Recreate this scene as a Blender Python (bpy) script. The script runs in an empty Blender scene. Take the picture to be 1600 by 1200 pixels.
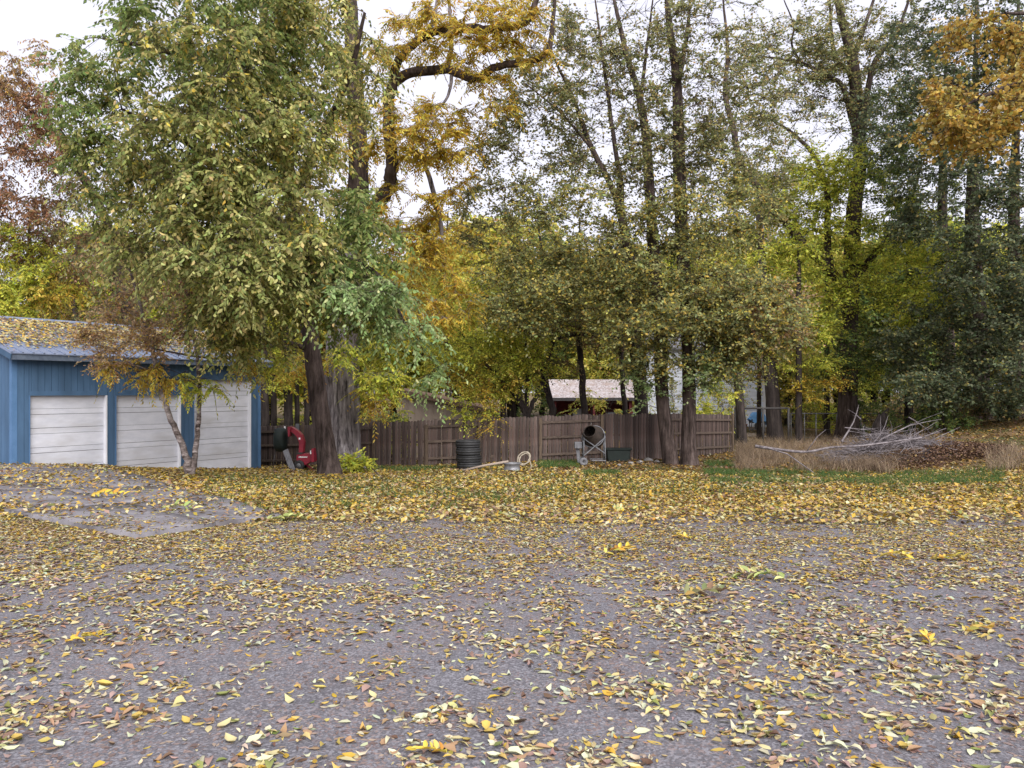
import bpy, bmesh, math
import numpy as np
from mathutils import Vector, Matrix

# ------------------------------------------------------------------ camera, sky, sun, exposure
S = bpy.context.scene
COL = S.collection
F = 1250.0; HZ = 610.0; EYE = 1.6          # focal length in photo pixels, horizon row, eye height
cd = bpy.data.cameras.new("camera"); cam = bpy.data.objects.new("camera", cd); COL.objects.link(cam)
cd.sensor_width = 36; cd.lens = 36 * F / 1600; cd.shift_y = (HZ - 600) / 1600
cd.clip_start = 0.05; cd.clip_end = 3000
cam.location = (0, 0, EYE); cam.rotation_euler = (math.radians(90), 0, 0)
S.camera = cam
SUN_EL, SUN_AZ = math.radians(42), math.radians(160)    # azimuth clockwise from +Y: behind and right of the camera
w = bpy.data.worlds.new("World"); S.world = w; w.use_nodes = True
nt = w.node_tree; nt.nodes.clear()
sky = nt.nodes.new('ShaderNodeTexSky'); sky.sky_type = 'NISHITA'; sky.sun_disc = False
sky.sun_elevation = SUN_EL; sky.sun_rotation = SUN_AZ; sky.dust_density = 4; sky.air_density = 1.2
hs = nt.nodes.new('ShaderNodeHueSaturation'); hs.inputs['Saturation'].default_value = 0.12
mx = nt.nodes.new('ShaderNodeMix'); mx.data_type = 'RGBA'; mx.inputs['Factor'].default_value = 0.75
mx.inputs['B'].default_value = (8.0, 8.0, 9.4, 1)          # even cloud layer
bg = nt.nodes.new('ShaderNodeBackground'); bg.inputs['Strength'].default_value = 0.065
wo = nt.nodes.new('ShaderNodeOutputWorld')
nt.links.new(sky.outputs[0], hs.inputs['Color']); nt.links.new(hs.outputs[0], mx.inputs['A'])
nt.links.new(mx.outputs['Result'], bg.inputs['Color']); nt.links.new(bg.outputs[0], wo.inputs[0])
sd = bpy.data.lights.new("sun", 'SUN'); sd.energy = 2.2; sd.angle = math.radians(60); sd.color = (1, .97, .92)
sun = bpy.data.objects.new("sun", sd); COL.objects.link(sun)
sv = Vector((math.sin(SUN_AZ) * math.cos(SUN_EL), math.cos(SUN_AZ) * math.cos(SUN_EL), math.sin(SUN_EL)))
sun.rotation_euler = sv.to_track_quat('Z', 'Y').to_euler(); sun.location = (20, -20, 40)
S.view_settings.view_transform = 'Standard'; S.view_settings.look = 'None'
S.view_settings.gamma = 1; S.view_settings.exposure = 1.2; S.view_settings.use_curve_mapping = False
S.render.engine = 'CYCLES'
S.cycles.max_bounces = 6; S.cycles.diffuse_bounces = 5; S.cycles.glossy_bounces = 1; S.cycles.transmission_bounces = 3; S.cycles.transparent_max_bounces = 4

# ------------------------------------------------------------------ helpers
R = np.random.default_rng
def P(px, py, Y): return np.array([(px - 800) / F * Y, Y, EYE + (HZ - py) / F * Y])

def hash2(ix, iy, s=0):
    n = (ix.astype(np.int64) * 374761393 + iy.astype(np.int64) * 668265263 + s * 144665) & 0x7fffffff
    n = ((n ^ (n >> 13)) * 1274126177) & 0x7fffffff
    return ((n ^ (n >> 16)) & 0xffff) / 65535.0
def vnoise(x, y, s=0):
    x = np.asarray(x, float); y = np.asarray(y, float)
    ix = np.floor(x).astype(np.int64); iy = np.floor(y).astype(np.int64); fx = x - ix; fy = y - iy
    fx = fx * fx * (3 - 2 * fx); fy = fy * fy * (3 - 2 * fy)
    a = hash2(ix, iy, s); b = hash2(ix + 1, iy, s); c = hash2(ix, iy + 1, s); d = hash2(ix + 1, iy + 1, s)
    return (a * (1 - fx) + b * fx) * (1 - fy) + (c * (1 - fx) + d * fx) * fy
def fbm(x, y, s=0): return .55 * vnoise(x, y, s) + .3 * vnoise(x * 2.1, y * 2.1, s + 1) + .15 * vnoise(x * 4.3, y * 4.3, s + 2)

def nz(v): return v / np.maximum(np.linalg.norm(v, axis=-1, keepdims=True), 1e-9)

# terrain height from points read off the photograph and known sizes
def _cp(px, py, Y): p = P(px, py, Y); return (p[0], p[1], p[2])
FENCE = [(380, 667, 731, 35.8), (405, 667, 730, 35.5), (560, 660, 728, 33), (667, 657, 728, 32), (850, 650, 722, 31.5),
         (945, 647, 720, 32), (1035, 646, 718, 33.5), (1145, 648, 706, 38.5)]
CTRL = [(0, 0, 0), (-8, 0, 0), (8, 0, 0), (0, -12, .1), (-20, -10, .1), (20, -10, .2), (0, 7, -.24), (9, 8, -.26), (-7, 10.5, -.27),
        (-14.5, 24, -.68), (-13.2, 26, -.9), (-11.8, 28.3, -1.18), (-10.1, 30.9, -1.44), (-24, 24, -.5), (-22, 38, -1.0),
        _cp(500, 742, 26), _cp(1060, 726, 30.5), _cp(1400, 738, 27.5), _cp(1250, 748, 25), _cp(1600, 748, 22),
        _cp(1480, 700, 31), _cp(1530, 657, 42), _cp(1640, 650, 42), _cp(1325, 690, 46), _cp(1212, 690, 44), _cp(1180, 672, 50), _cp(1000, 674, 52),
        (-40, 60, -1.2), (0, 70, -1.0), (40, 70, 0), (0, 140, -1), (-90, 140, -1), (90, 140, 0), (60, 20, .3), (-60, 20, 0), (0, -60, 0), (60, -60, .2), (-60, -60, 0)]
CTRL += [_cp(a, c, d) for a, b, c, d in FENCE]
CTRL = np.array(CTRL)
_c2 = 16.0
def _k(a, b): return np.sqrt(((a[:, None, :] - b[None, :, :]) ** 2).sum(-1) + _c2)
_n = len(CTRL); _A = np.zeros((_n + 1, _n + 1)); _A[:_n, :_n] = _k(CTRL[:, :2], CTRL[:, :2]) - 1e-3 * np.eye(_n); _A[:_n, _n] = 1; _A[_n, :_n] = 1
_w = np.linalg.solve(_A, np.append(CTRL[:, 2], 0))
def gz(x, y):
    x = np.atleast_1d(np.asarray(x, float)); y = np.atleast_1d(np.asarray(y, float)); sh = x.shape
    q = np.stack([x.ravel(), y.ravel()], 1); out = np.empty(len(q))
    for i in range(0, len(q), 20000): out[i:i + 20000] = _k(q[i:i + 20000], CTRL[:, :2]) @ _w[:_n] + _w[_n]
    out += .05 * (fbm(q[:, 0] * .35 + 40, q[:, 1] * .35 + 40, 5) - .5)
    return out.reshape(sh)
def g1(x, y): return float(gz(x, y)[0])
def ground_at(px, py):
    Y = 3.0
    for _ in range(60):
        h = EYE - g1((px - 800) / F * Y, Y); Yn = h * F / max(py - HZ, 1.0); Y = .5 * Y + .5 * min(Yn, 90)
    return np.array([(px - 800) / F * Y, Y, g1((px - 800) / F * Y, Y)])

def np_mesh(name, V, faces, mat, cols=None, smooth=False):
    """faces: list of (m,k) int arrays"""
    me = bpy.data.meshes.new(name); V = np.asarray(V, np.float32)
    me.vertices.add(len(V)); me.vertices.foreach_set('co', V.ravel())
    faces = [np.asarray(f, np.int32) for f in faces if len(f)]
    nl = sum(f.size for f in faces); npoly = sum(len(f) for f in faces)
    me.loops.add(nl); me.polygons.add(npoly)
    me.loops.foreach_set('vertex_index', np.concatenate([f.ravel() for f in faces]))
    tot = np.concatenate([np.full(len(f), f.shape[1], np.int32) for f in faces])
    st = np.concatenate([[0], np.cumsum(tot)[:-1]]).astype(np.int32)
    me.polygons.foreach_set('loop_start', st)
    if smooth: me.polygons.foreach_set('use_smooth', np.ones(npoly, bool))
    me.update(calc_edges=True)
    if cols is not None:
        a = me.color_attributes.new('Col', 'FLOAT_COLOR', 'POINT')
        c = np.ones((len(V), 4), np.float32); c[:, :3] = cols; a.data.foreach_set('color', c.ravel())
    if mat: me.materials.append(mat)
    return me
def link(name, me, parent=None, loc=None, rot=None):
    o = bpy.data.objects.new(name, me); COL.objects.link(o)
    if parent: o.parent = parent
    if loc is not None: o.location = [float(v) for v in loc]
    if rot is not None: o.rotation_euler = rot
    return o
def tag(o, label=None, cat=None, group=None, kind=None):
    if label: o['label'] = label
    if cat: o['category'] = cat
    if group: o['group'] = group
    if kind: o['kind'] = kind
    return o
def empty(name, loc, label, cat, group=None):
    o = bpy.data.objects.new(name, None); COL.objects.link(o); o.location = [float(v) for v in loc]; o.empty_display_size = .3
    return tag(o, label, cat, group)

class MB:
    """collects shapes (world coordinates) into one mesh"""
    def __init__(s): s.v = []; s.f = []
    def add(s, V, Fs):
        o = len(s.v); s.v += [tuple(map(float, p)) for p in V]; s.f += [tuple(i + o for i in f) for f in Fs]; return s
    def obox(s, c, ax, ay, az):
        c, ax, ay, az = map(np.asarray, (c, ax, ay, az))
        V = [c + i * ax + j * ay + k * az for k in (-1, 1) for j in (-1, 1) for i in (-1, 1)]
        return s.add(V, [(0, 2, 3, 1), (4, 5, 7, 6), (0, 1, 5, 4), (2, 6, 7, 3), (0, 4, 6, 2), (1, 3, 7, 5)])
    def box(s, x0, x1, y0, y1, z0, z1):
        return s.obox(((x0 + x1) / 2, (y0 + y1) / 2, (z0 + z1) / 2), ((x1 - x0) / 2, 0, 0), (0, (y1 - y0) / 2, 0), (0, 0, (z1 - z0) / 2))
    def tube(s, pts, rad, n=8, cap=True):
        V, Q = tube_arr(np.asarray(pts, float), np.broadcast_to(rad, (len(pts),)), n)
        Fs = [tuple(q) for q in Q]
        if cap: Fs += [tuple(range(n))[::-1], tuple(range(len(V) - n, len(V)))]
        return s.add(V, Fs)
    def bar(s, a, b, wx, wz, up=(0, 0, 1)):
        a, b = np.asarray(a, float), np.asarray(b, float); d = nz(b - a); sd_ = nz(np.cross(d, up)); u = np.cross(sd_, d)
        return s.obox((a + b) / 2, (b - a) / 2, sd_ * wx / 2, u * wz / 2)
    def lathe(s, prof, M=None, n=32, closed=False):
        V = []; k = len(prof)
        for i in range(n):
            a = 2 * math.pi * i / n
            for r, z in prof: V.append(Vector((r * math.cos(a), r * math.sin(a), z)))
        if M is not None: V = [M @ v for v in V]
        Fs = []
        for i in range(n):
            j = (i + 1) % n
            for m in range(k if closed else k - 1): Fs.append((i * k + m, j * k + m, j * k + (m + 1) % k, i * k + (m + 1) % k))
        return s.add(V, Fs)
    def prism(s, poly, off):
        poly = [np.asarray(p, float) for p in poly]; off = np.asarray(off, float); n = len(poly)
        return s.add(poly + [p + off for p in poly], [tuple(range(n))[::-1], tuple(range(n, 2 * n))] + [(i, (i + 1) % n, (i + 1) % n + n, i + n) for i in range(n)])
    def build(s, name, mat, parent=None, smooth=False, bevel=0, origin=None):
        o0 = np.array(parent.location) if (parent is not None and origin is None) else np.array(origin if origin is not None else (0, 0, 0), float)
        me = bpy.data.meshes.new(name); me.from_pydata([tuple(np.array(p) - o0) for p in s.v], [], s.f); me.materials.append(mat)
        bm = bmesh.new(); bm.from_mesh(me); bmesh.ops.recalc_face_normals(bm, faces=bm.faces)
        if bevel: bmesh.ops.bevel(bm, geom=list(bm.edges), offset=bevel, segments=1, affect='EDGES')
        bm.to_mesh(me); bm.free()
        if smooth: me.polygons.foreach_set('use_smooth', np.ones(len(me.polygons), bool))
        o = link(name, me, parent)
        if parent is None: o.location = [float(v) for v in o0]
        return o

def tube_arr(pts, rad, n, ridge=None):
    m = len(pts); t = np.empty_like(pts); t[1:-1] = pts[2:] - pts[:-2]; t[0] = pts[1] - pts[0]; t[-1] = pts[-1] - pts[-2]; t = nz(t)
    ref = np.array([.31, .95, .05]) if abs(t[0][2]) > .7 else np.array([.1, .05, 1.])
    a = nz(np.cross(t, ref)); b = np.cross(t, a)
    ang = np.arange(n) * 2 * np.pi / n
    rr = np.asarray(rad)[:, None] * np.ones(n)[None]
    if ridge is not None: rr = rr * ridge(ang, pts)
    V = pts[:, None, :] + rr[:, :, None] * (np.cos(ang)[None, :, None] * a[:, None, :] + np.sin(ang)[None, :, None] * b[:, None, :])
    i = np.arange(m - 1)[:, None] * n; j = np.arange(n)[None]; j2 = (j + 1) % n
    Q = np.stack([i + j, i + j2, i + n + j2, i + n + j], -1).reshape(-1, 4)
    return V.reshape(-1, 3), Q
def catmull(p, sub):
    p = np.asarray(p, float); q = np.vstack([2 * p[0] - p[1], p, 2 * p[-1] - p[-2]]); out = []
    for i in range(len(p) - 1):
        a, b, c, d = q[i:i + 4]
        for t in np.arange(sub) / sub: out.append(.5 * (2 * b + (c - a) * t + (2 * a - 5 * b + 4 * c - d) * t * t + (3 * b - a - 3 * c + d) * t ** 3))
    out.append(p[-1]); return np.array(out)

# ------------------------------------------------------------------ materials
def mat_new(name):
    m = bpy.data.materials.new(name); m.use_nodes = True; n = m.node_tree; n.nodes.clear()
    out = n.nodes.new('ShaderNodeOutputMaterial'); b = n.nodes.new('ShaderNodeBsdfPrincipled'); n.links.new(b.outputs[0], out.inputs[0])
    return m, n, b, out
def ramp(n, src, stops):
    r = n.nodes.new('ShaderNodeValToRGB'); e = r.color_ramp.elements
    while len(e) < len(stops): e.new(.5)
    for el, (p, c) in zip(e, stops): el.position = p; el.color = (*c, 1)
    n.links.new(src, r.inputs[0]); return r.outputs[0]
def coords(n, scale=(1, 1, 1), kind='Object'):
    tc = n.nodes.new('ShaderNodeTexCoord'); mp = n.nodes.new('ShaderNodeMapping'); mp.inputs['Scale'].default_value = scale
    n.links.new(tc.outputs[kind], mp.inputs[0]); return mp.outputs[0]
def noise(n, vec, scale, detail=4, rough=.6):
    t = n.nodes.new('ShaderNodeTexNoise'); t.inputs['Scale'].default_value = scale; t.inputs['Detail'].default_value = detail; t.inputs['Roughness'].default_value = rough
    n.links.new(vec, t.inputs['Vector']); return t.outputs['Fac']
def mixc(n, fac, a, b, mode='MIX'):
    m = n.nodes.new('ShaderNodeMix'); m.data_type = 'RGBA'; m.blend_type = mode
    for k, v in (('Factor', fac), ('A', a), ('B', b)):
        if isinstance(v, (int, float)): m.inputs[k].default_value = v
        elif isinstance(v, tuple): m.inputs[k].default_value = (*v, 1)
        else: n.links.new(v, m.inputs[k])
    return m.outputs['Result']
def bump(n, b, h, st=.3, dist=.02):
    bp = n.nodes.new('ShaderNodeBump'); bp.inputs['Strength'].default_value = st; bp.inputs['Distance'].default_value = dist
    n.links.new(h, bp.inputs['Height']); n.links.new(bp.outputs[0], b.inputs['Normal'])
def surf(name, c1, c2, scale=4, stretch=(1, 1, 1), rough=.8, bst=.25, bdist=.01, metal=0, rnd=0.0, lo=.35, hi=.65, spec=.3, c3=None):
    m, n, b, o = mat_new(name); v = coords(n, stretch); f = noise(n, v, scale, 6, .65)
    col = ramp(n, f, [(lo, c1), (hi, c2)])
    if c3: col = mixc(n, ramp(n, noise(n, v, scale * .27, 3), [(.5, (0, 0, 0)), (.68, (1, 1, 1))]), col, c3)
    if rnd:
        oi = n.nodes.new('ShaderNodeObjectInfo'); r = ramp(n, oi.outputs['Random'], [(0, (1 - rnd,) * 3), (1, (1 + rnd,) * 3)])
        col = mixc(n, 1.0, col, r, 'MULTIPLY')
    n.links.new(col, b.inputs['Base Color']); b.inputs['Roughness'].default_value = rough; b.inputs['Metallic'].default_value = metal
    b.inputs['Specular IOR Level'].default_value = spec
    if bst: bump(n, b, f, bst, bdist)
    return m
def leafmat(name, trans=.35, rough=.55, spec=.25):
    m, n, b, o = mat_new(name)
    a = n.nodes.new('ShaderNodeAttribute'); a.attribute_name = 'Col'
    n.links.new(a.outputs['Color'], b.inputs['Base Color']); b.inputs['Roughness'].default_value = rough; b.inputs['Specular IOR Level'].default_value = spec
    t = n.nodes.new('ShaderNodeBsdfTranslucent'); n.links.new(a.outputs['Color'], t.inputs['Color'])
    s = n.nodes.new('ShaderNodeMixShader'); s.inputs[0].default_value = trans
    n.links.new(b.outputs[0], s.inputs[1]); n.links.new(t.outputs[0], s.inputs[2]); n.links.new(s.outputs[0], o.inputs[0])
    return m
M = {}
M['leaf'] = leafmat('leaf', .55)
M['litter'] = leafmat('dry_leaf', .12, .6, .3)
M['blade'] = leafmat('grass_blade', .3, .7, .15)
def barkmat(name, c1, c2, c3, sc=9, zst=.16, bst=.8, bd=.04):
    m, n, b, o = mat_new(name); v = coords(n, (1, 1, zst)); f = noise(n, v, sc, 8, .7)
    f2 = noise(n, coords(n), .9, 4)
    col = ramp(n, f, [(.38, c1), (.52, c2), (.66, c3)])
    col = mixc(n, ramp(n, f2, [(.45, (0, 0, 0)), (.75, (.55, .55, .55))]), col, c3)
    n.links.new(col, b.inputs['Base Color']); b.inputs['Roughness'].default_value = .95; b.inputs['Specular IOR Level'].default_value = .15
    bump(n, b, f, bst, bd); return m
M['bark'] = barkmat('bark_brown', (.022, .016, .014), (.062, .045, .04), (.125, .095, .087))
M['bark_grey'] = barkmat('bark_grey', (.035, .03, .033), (.20, .175, .18), (.42, .385, .40), 8, .10, 1.0, .06)
M['bark_dark'] = barkmat('bark_dark', (.015, .012, .012), (.04, .032, .03), (.075, .06, .055), 6)
M['bark_birch'] = barkmat('bark_birch', (.025, .018, .016), (.14, .11, .10), (.42, .37, .36), 4, 2.6, .4, .01)
M['dead'] = barkmat('dead_wood', (.07, .06, .064), (.165, .145, .152), (.28, .25, .26), 8, 1, .3, .01)
def ground_mat():
    m, n, b, o = mat_new('leafy_soil'); v = coords(n)
    f = noise(n, v, 22, 8, .7); c = ramp(n, f, [(.3, (.06, .042, .03)), (.5, (.16, .105, .055)), (.7, (.30, .20, .09))])
    g = ramp(n, noise(n, v, .55, 4), [(.45, (0, 0, 0)), (.62, (.8, .8, .8))])
    gr = ramp(n, noise(n, v, 30, 5), [(.35, (.03, .045, .015)), (.65, (.085, .11, .035))])
    c = mixc(n, g, c, gr); n.links.new(c, b.inputs['Base Color']); b.inputs['Roughness'].default_value = .95; b.inputs['Specular IOR Level'].default_value = .1
    bump(n, b, f, .9, .03); return m
def asphalt_mat():
    m, n, b, o = mat_new('worn_asphalt'); v = coords(n)
    f = noise(n, v, 95, 5, .85); c = ramp(n, f, [(.36, (.04, .038, .046)), (.5, (.135, .13, .145)), (.62, (.24, .235, .255)), (.74, (.38, .37, .39))])
    big = noise(n, v, .7, 5); c = mixc(n, ramp(n, big, [(.36, (.45, .45, .45)), (.6, (0, 0, 0))]), c, (.07, .06, .066)); c = mixc(n, ramp(n, noise(n, coords(n, (1, .35, 1)), 1.7, 6, .7), [(.52, (0, 0, 0)), (.7, (.5, .5, .5))]), c, (.17, .145, .15))
    vg = n.nodes.new('ShaderNodeTexVoronoi'); vg.inputs['Scale'].default_value = 75; n.links.new(v, vg.inputs['Vector'])
    c = mixc(n, .4, c, ramp(n, vg.outputs['Color'], [(.2, (.05, .048, .055)), (.55, (.13, .125, .14)), (.8, (.34, .33, .36))]))
    # trodden-in leaf fragments
    vo = n.nodes.new('ShaderNodeTexVoronoi'); vo.inputs['Scale'].default_value = 24; n.links.new(v, vo.inputs['Vector'])
    fr = noise(n, v, 42, 4, .7); pt = noise(n, v, 2.2, 4)
    mu = n.nodes.new('ShaderNodeMath'); mu.operation = 'MULTIPLY'; n.links.new(ramp(n, fr, [(.53, (0, 0, 0)), (.57, (1, 1, 1))]), mu.inputs[0])
    n.links.new(ramp(n, pt, [(.42, (0, 0, 0)), (.6, (.75, .75, .75))]), mu.inputs[1])
    cc = mixc(n, ramp(n, vo.outputs['Color'], [(.3, (0, 0, 0)), (.7, (1, 1, 1))]), (.19, .125, .115), (.27, .185, .15))
    c = mixc(n, mu.outputs[0], c, cc)
    n.links.new(c, b.inputs['Base Color']); b.inputs['Roughness'].default_value = .85; b.inputs['Specular IOR Level'].default_value = .3
    bump(n, b, f, .6, .008); return m
M['ground'] = ground_mat(); M['asphalt'] = asphalt_mat()
M['concrete'] = surf('concrete', (.14, .13, .142), (.225, .212, .228), 2.2, bst=.15, rough=.9, c3=(.09, .08, .082))
M['blue'] = surf('blue_siding', (.055, .11, .195), (.075, .145, .25), 3, (1, 1, .25), .7, .1, rnd=.07, c3=(.048, .095, .165))
M['bluetrim'] = surf('blue_trim', (.075, .16, .30), (.095, .19, .35), 3, rough=.6, bst=.05)
M['doorw'] = surf('white_door', (.55, .56, .62), (.65, .655, .71), 2, (1, 1, 3), .5, .05, rnd=.04, c3=(.50, .495, .52))
M['jamb'] = surf('white_jamb', (.66, .66, .70), (.76, .76, .8), 3, bst=0, rough=.5)
M['joint'] = surf('door_joint', (.10, .095, .10), (.16, .15, .155), 4, bst=0)
M['roof'] = surf('blue_metal_roof', (.17, .21, .31), (.25, .29, .39), 2, rough=.4, bst=.03, metal=.2, spec=.5)
M['fascia'] = surf('dark_fascia', (.07, .09, .13), (.13, .16, .21), 5, bst=.1)
M['picket'] = surf('weathered_cedar', (.03, .022, .02), (.155, .12, .108), 4, (7, 7, .4), .9, .4, .01, rnd=.5, lo=.34, hi=.62, c3=(.085, .05, .042))
M['rail'] = surf('weathered_rail', (.06, .043, .035), (.14, .105, .085), 5, (.6, 6, 6), .9, .3, rnd=.15)
M['post'] = surf('weathered_post', (.07, .05, .038), (.16, .118, .085), 5, (6, 6, .5), .9, .3, rnd=.15)
M['rubber'] = surf('tyre_rubber', (.016, .016, .017), (.03, .03, .032), 9, rough=.6, bst=.15, rnd=.2)
M['steel'] = surf('dull_steel', (.14, .14, .15), (.27, .27, .29), 7, rough=.55, metal=.5)
M['galv'] = surf('galvanised', (.11, .115, .125), (.21, .215, .235), 7, rough=.5, metal=.5)
M['drum'] = surf('rusty_drum', (.018, .015, .014), (.055, .04, .032), 4, rough=.8)
M['red'] = surf('red_paint', (.20, .010, .024), (.27, .016, .036), 5, rough=.4, bst=.05, spec=.5)
M['white'] = surf('white_mark', (.75, .75, .76), (.82, .82, .83), 5, bst=0)
M['dgreen'] = surf('dark_green_plastic', (.007, .011, .010), (.012, .020, .017), 5, rough=.6, bst=.05)
M['plank'] = surf('grey_plank', (.10, .10, .11), (.19, .19, .205), 5, (4, 4, .5), .9, .3)
M['pole'] = surf('pale_wood', (.24, .19, .155), (.35, .285, .235), 6, rough=.9)
M['rope'] = surf('rope', (.28, .24, .19), (.40, .35, .28), 30, rough=.95, bst=.5)
M['stone'] = surf('stone', (.18, .165, .16), (.33, .31, .30), 6, bst=.6, bdist=.03)
M['tan'] = surf('tan_siding', (.36, .285, .235), (.43, .345, .285), 3, (1, 1, .3), .8, .1, rnd=.05)
M['brownroof'] = surf('brown_roof', (.12, .075, .055), (.22, .14, .10), 6, bst=.4)
M['hwhite'] = surf('white_siding', (.66, .70, .80), (.76, .79, .88), 2, bst=.05, rnd=.04)
M['greyroof'] = surf('grey_shingle', (.16, .155, .165), (.27, .26, .275), 14, bst=.5)
M['paleroof'] = surf('pale_roof', (.22, .17, .16), (.50, .46, .48), 9, bst=.2, lo=.42, hi=.56, c3=(.34, .27, .25))
M['redwall'] = surf('red_wall', (.07, .014, .016), (.13, .022, .026), 3, bst=.1)
M['glass'] = surf('window_glass', (.03, .035, .04), (.05, .055, .06), 3, rough=.08, bst=0, spec=.8)
M['tarp'] = surf('blue_tarp', (.10, .27, .55), (.16, .36, .66), 5, rough=.45, bst=.3, bdist=.03)
M['terra'] = surf('terracotta', (.26, .10, .07), (.34, .14, .09), 6, bst=.1)
M['pipe'] = surf('dark_pipe', (.03, .028, .028), (.06, .055, .055), 8, rough=.6)
M['gravel'] = surf('pale_path', (.30, .24, .19), (.44, .36, .29), 20, bst=.5)

# ------------------------------------------------------------------ ground, asphalt, apron
def grid_sheet(name, X, Y, Z, mat, kind='structure', smooth=True):
    r, c = X.shape; V = np.stack([X, Y, Z], -1).reshape(-1, 3)
    i = np.arange(r - 1)[:, None] * c + np.arange(c - 1)[None]; Q = np.stack([i, i + 1, i + c + 1, i + c], -1).reshape(-1, 4)
    o = link(name, np_mesh(name, V, [Q], mat, smooth=smooth)); tag(o, kind=kind); return o
def axis(a, b, fine, far, step): 
    l = [a]; 
    while l[-1] < b:
        x = l[-1]; l.append(x + (step if fine[0] <= x <= fine[1] else max(step, min(far, .12 * min(abs(x - fine[0]), abs(x - fine[1])) + step))))
    return np.array(l)
gx = axis(-420, 420, (-30, 32), 25, .75); gy = axis(-120, 700, (-6, 50), 25, .75)
GX, GY = np.meshgrid(gx, gy); tag(grid_sheet('ground', GX, GY, gz(GX, GY), M['ground']), 'leaf-strewn soil and thin grass under the trees', 'ground')

_eb = np.array([ground_at(a, b)[:2] for a, b in ((-250, 838), (0, 840), (240, 842), (440, 815), (600, 800), (800, 793), (1000, 786), (1300, 788), (1600, 800), (1900, 815))])
def asphalt_edge(x):
    return np.interp(x, _eb[:, 0], _eb[:, 1]) + .5 * (fbm(np.asarray(x) * 1.1 + 9, np.zeros_like(x) + 3, 8) - .5)
ax = np.arange(-16, 20, .25); at = np.linspace(0, 1, 60)
AX, AT = np.meshgrid(ax, at); AY = -9 + (asphalt_edge(ax)[None, :] + 9) * AT
AZ = gz(AX, AY) + .022; AZ[-1] -= .05
tag(grid_sheet('asphalt_lot', AX, AY, AZ, M['asphalt']), 'worn grey asphalt parking area under fallen leaves', 'asphalt')

SA, SB, SC, SD = map(np.array, ((-3.66, 12.7), (-13.0, 25.4), (-19.5, 21.2), (-4.8, 10.2)))
def slab_uv(u, v): return (SA * (1 - v) + SD * v) * (1 - u) + (SB * (1 - v) + SC * v) * u
apron = empty('concrete_apron', (*slab_uv(.5, .5), g1(*slab_uv(.5, .5))), 'grey concrete apron in front of the garage doors', 'apron'); apron['kind'] = 'structure'
cuts = [0, .2, .42, .64, .84, 1]
for i in range(5):
    for j in range(2):
        e = .0012; U, Vv = np.meshgrid(np.linspace(cuts[i] + e, cuts[i + 1] - e, 9), np.linspace(j / 2 + e * 2, j / 2 + .5 - e * 2, 7))
        pts = np.array([[slab_uv(a, b) for a, b in zip(r1, r2)] for r1, r2 in zip(U, Vv)]); zz = gz(pts[..., 0], pts[..., 1]) + .06
        V = np.concatenate([pts, zz[..., None]], -1); n_, m_ = zz.shape
        ring = [(0, b) for b in range(m_)] + [(a, m_ - 1) for a in range(1, n_)] + [(n_ - 1, b) for b in range(m_ - 2, -1, -1)] + [(a, 0) for a in range(n_ - 2, 0, -1)]
        top = V.reshape(-1, 3); rim = np.array([V[a, b] for a, b in ring]) - [0, 0, .12]
        ii = np.arange(n_ - 1)[:, None] * m_ + np.arange(m_ - 1)[None]; Q = np.stack([ii, ii + 1, ii + m_ + 1, ii + m_], -1).reshape(-1, 4)
        k = len(ring); idx = np.array([a * m_ + b for a, b in ring]); q2 = np.stack([idx, len(top) + np.arange(k), len(top) + (np.arange(k) + 1) % k, np.roll(idx, -1)], -1)
        link('slab_panel', np_mesh('slab_panel', np.vstack([top, rim]) - np.array(apron.location), [Q, q2], M['concrete']), apron)

# ------------------------------------------------------------------ garage
gd = np.array([.539, .8423]); gn = np.array([.8423, -.539]); GP = np.array([-14.5, 24.0])
def G(t, q, z): xy = GP + t * gd + q * gn; return np.array([xy[0], xy[1], z])
gar = empty('garage', (*(GP + 4 * gd - 3.5 * gn), -1.2), 'blue wooden garage with three white roll-up doors and leafy metal roof', 'garage')
def gbox(t0, t1, q0, q1, z0, z1, name, mat, parent=gar, mb=None, bevel=0):
    b = mb or MB(); c = G((t0 + t1) / 2, (q0 + q1) / 2, (z0 + z1) / 2)
    b.obox(c, (*(gd * (t1 - t0) / 2), 0), (*(gn * (q1 - q0) / 2), 0), (0, 0, (z1 - z0) / 2))
    return b if mb else b.build(name, mat, gar, bevel=bevel)
DO = [(0, 2.43, 1.48, -.80), (2.71, 5.13, 1.47, -1.22), (5.64, 8.18, 2.02, -1.62)]
T0, T1, WT = -.46, 8.64, 2.62; GB = -1.9; QB = -7.2
w_ = MB()       # backing walls around the openings
segs = [(T0, 0), (2.43, 2.71), (5.13, 5.64), (8.18, T1)]
for a, b in segs: gbox(a, b, -.16, 0, GB, WT, '', None, mb=w_)
for a, b, zt, zb in DO: gbox(a, b, -.16, 0, zt, WT, '', None, mb=w_); gbox(a, b, -.16, 0, GB, zb, '', None, mb=w_)
gbox(T0, T0 + .16, QB, -.16, GB, WT, '', None, mb=w_); gbox(T1 - .16, T1, QB, -.16, GB, WT, '', None, mb=w_); gbox(T0 + .16, T1 - .16, QB, QB + .16, GB, WT, '', None, mb=w_)
for tt in (T0 + .02, T1 - .14): w_.prism([G(tt, -.05, WT), G(tt, -3.6, 3.78), G(tt, QB + .05, WT)], (*(gd * .12), 0))
w_.build('wall', M['blue'], gar)
bw = .2; t = T0 + .12
def board(t0, t1, z0, z1): gbox(t0 + .006, t1 - .006, .001, .02, z0, z1, 'siding_board', M['blue'])
edges_ = [T0 + .12]
while edges_[-1] < T1 - .14: edges_.append(min(edges_[-1] + bw, T1 - .12))
cutp = sorted(set([round(e, 4) for e in edges_] + [c for a, b, _, _ in DO for c in (a, b)]))
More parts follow.
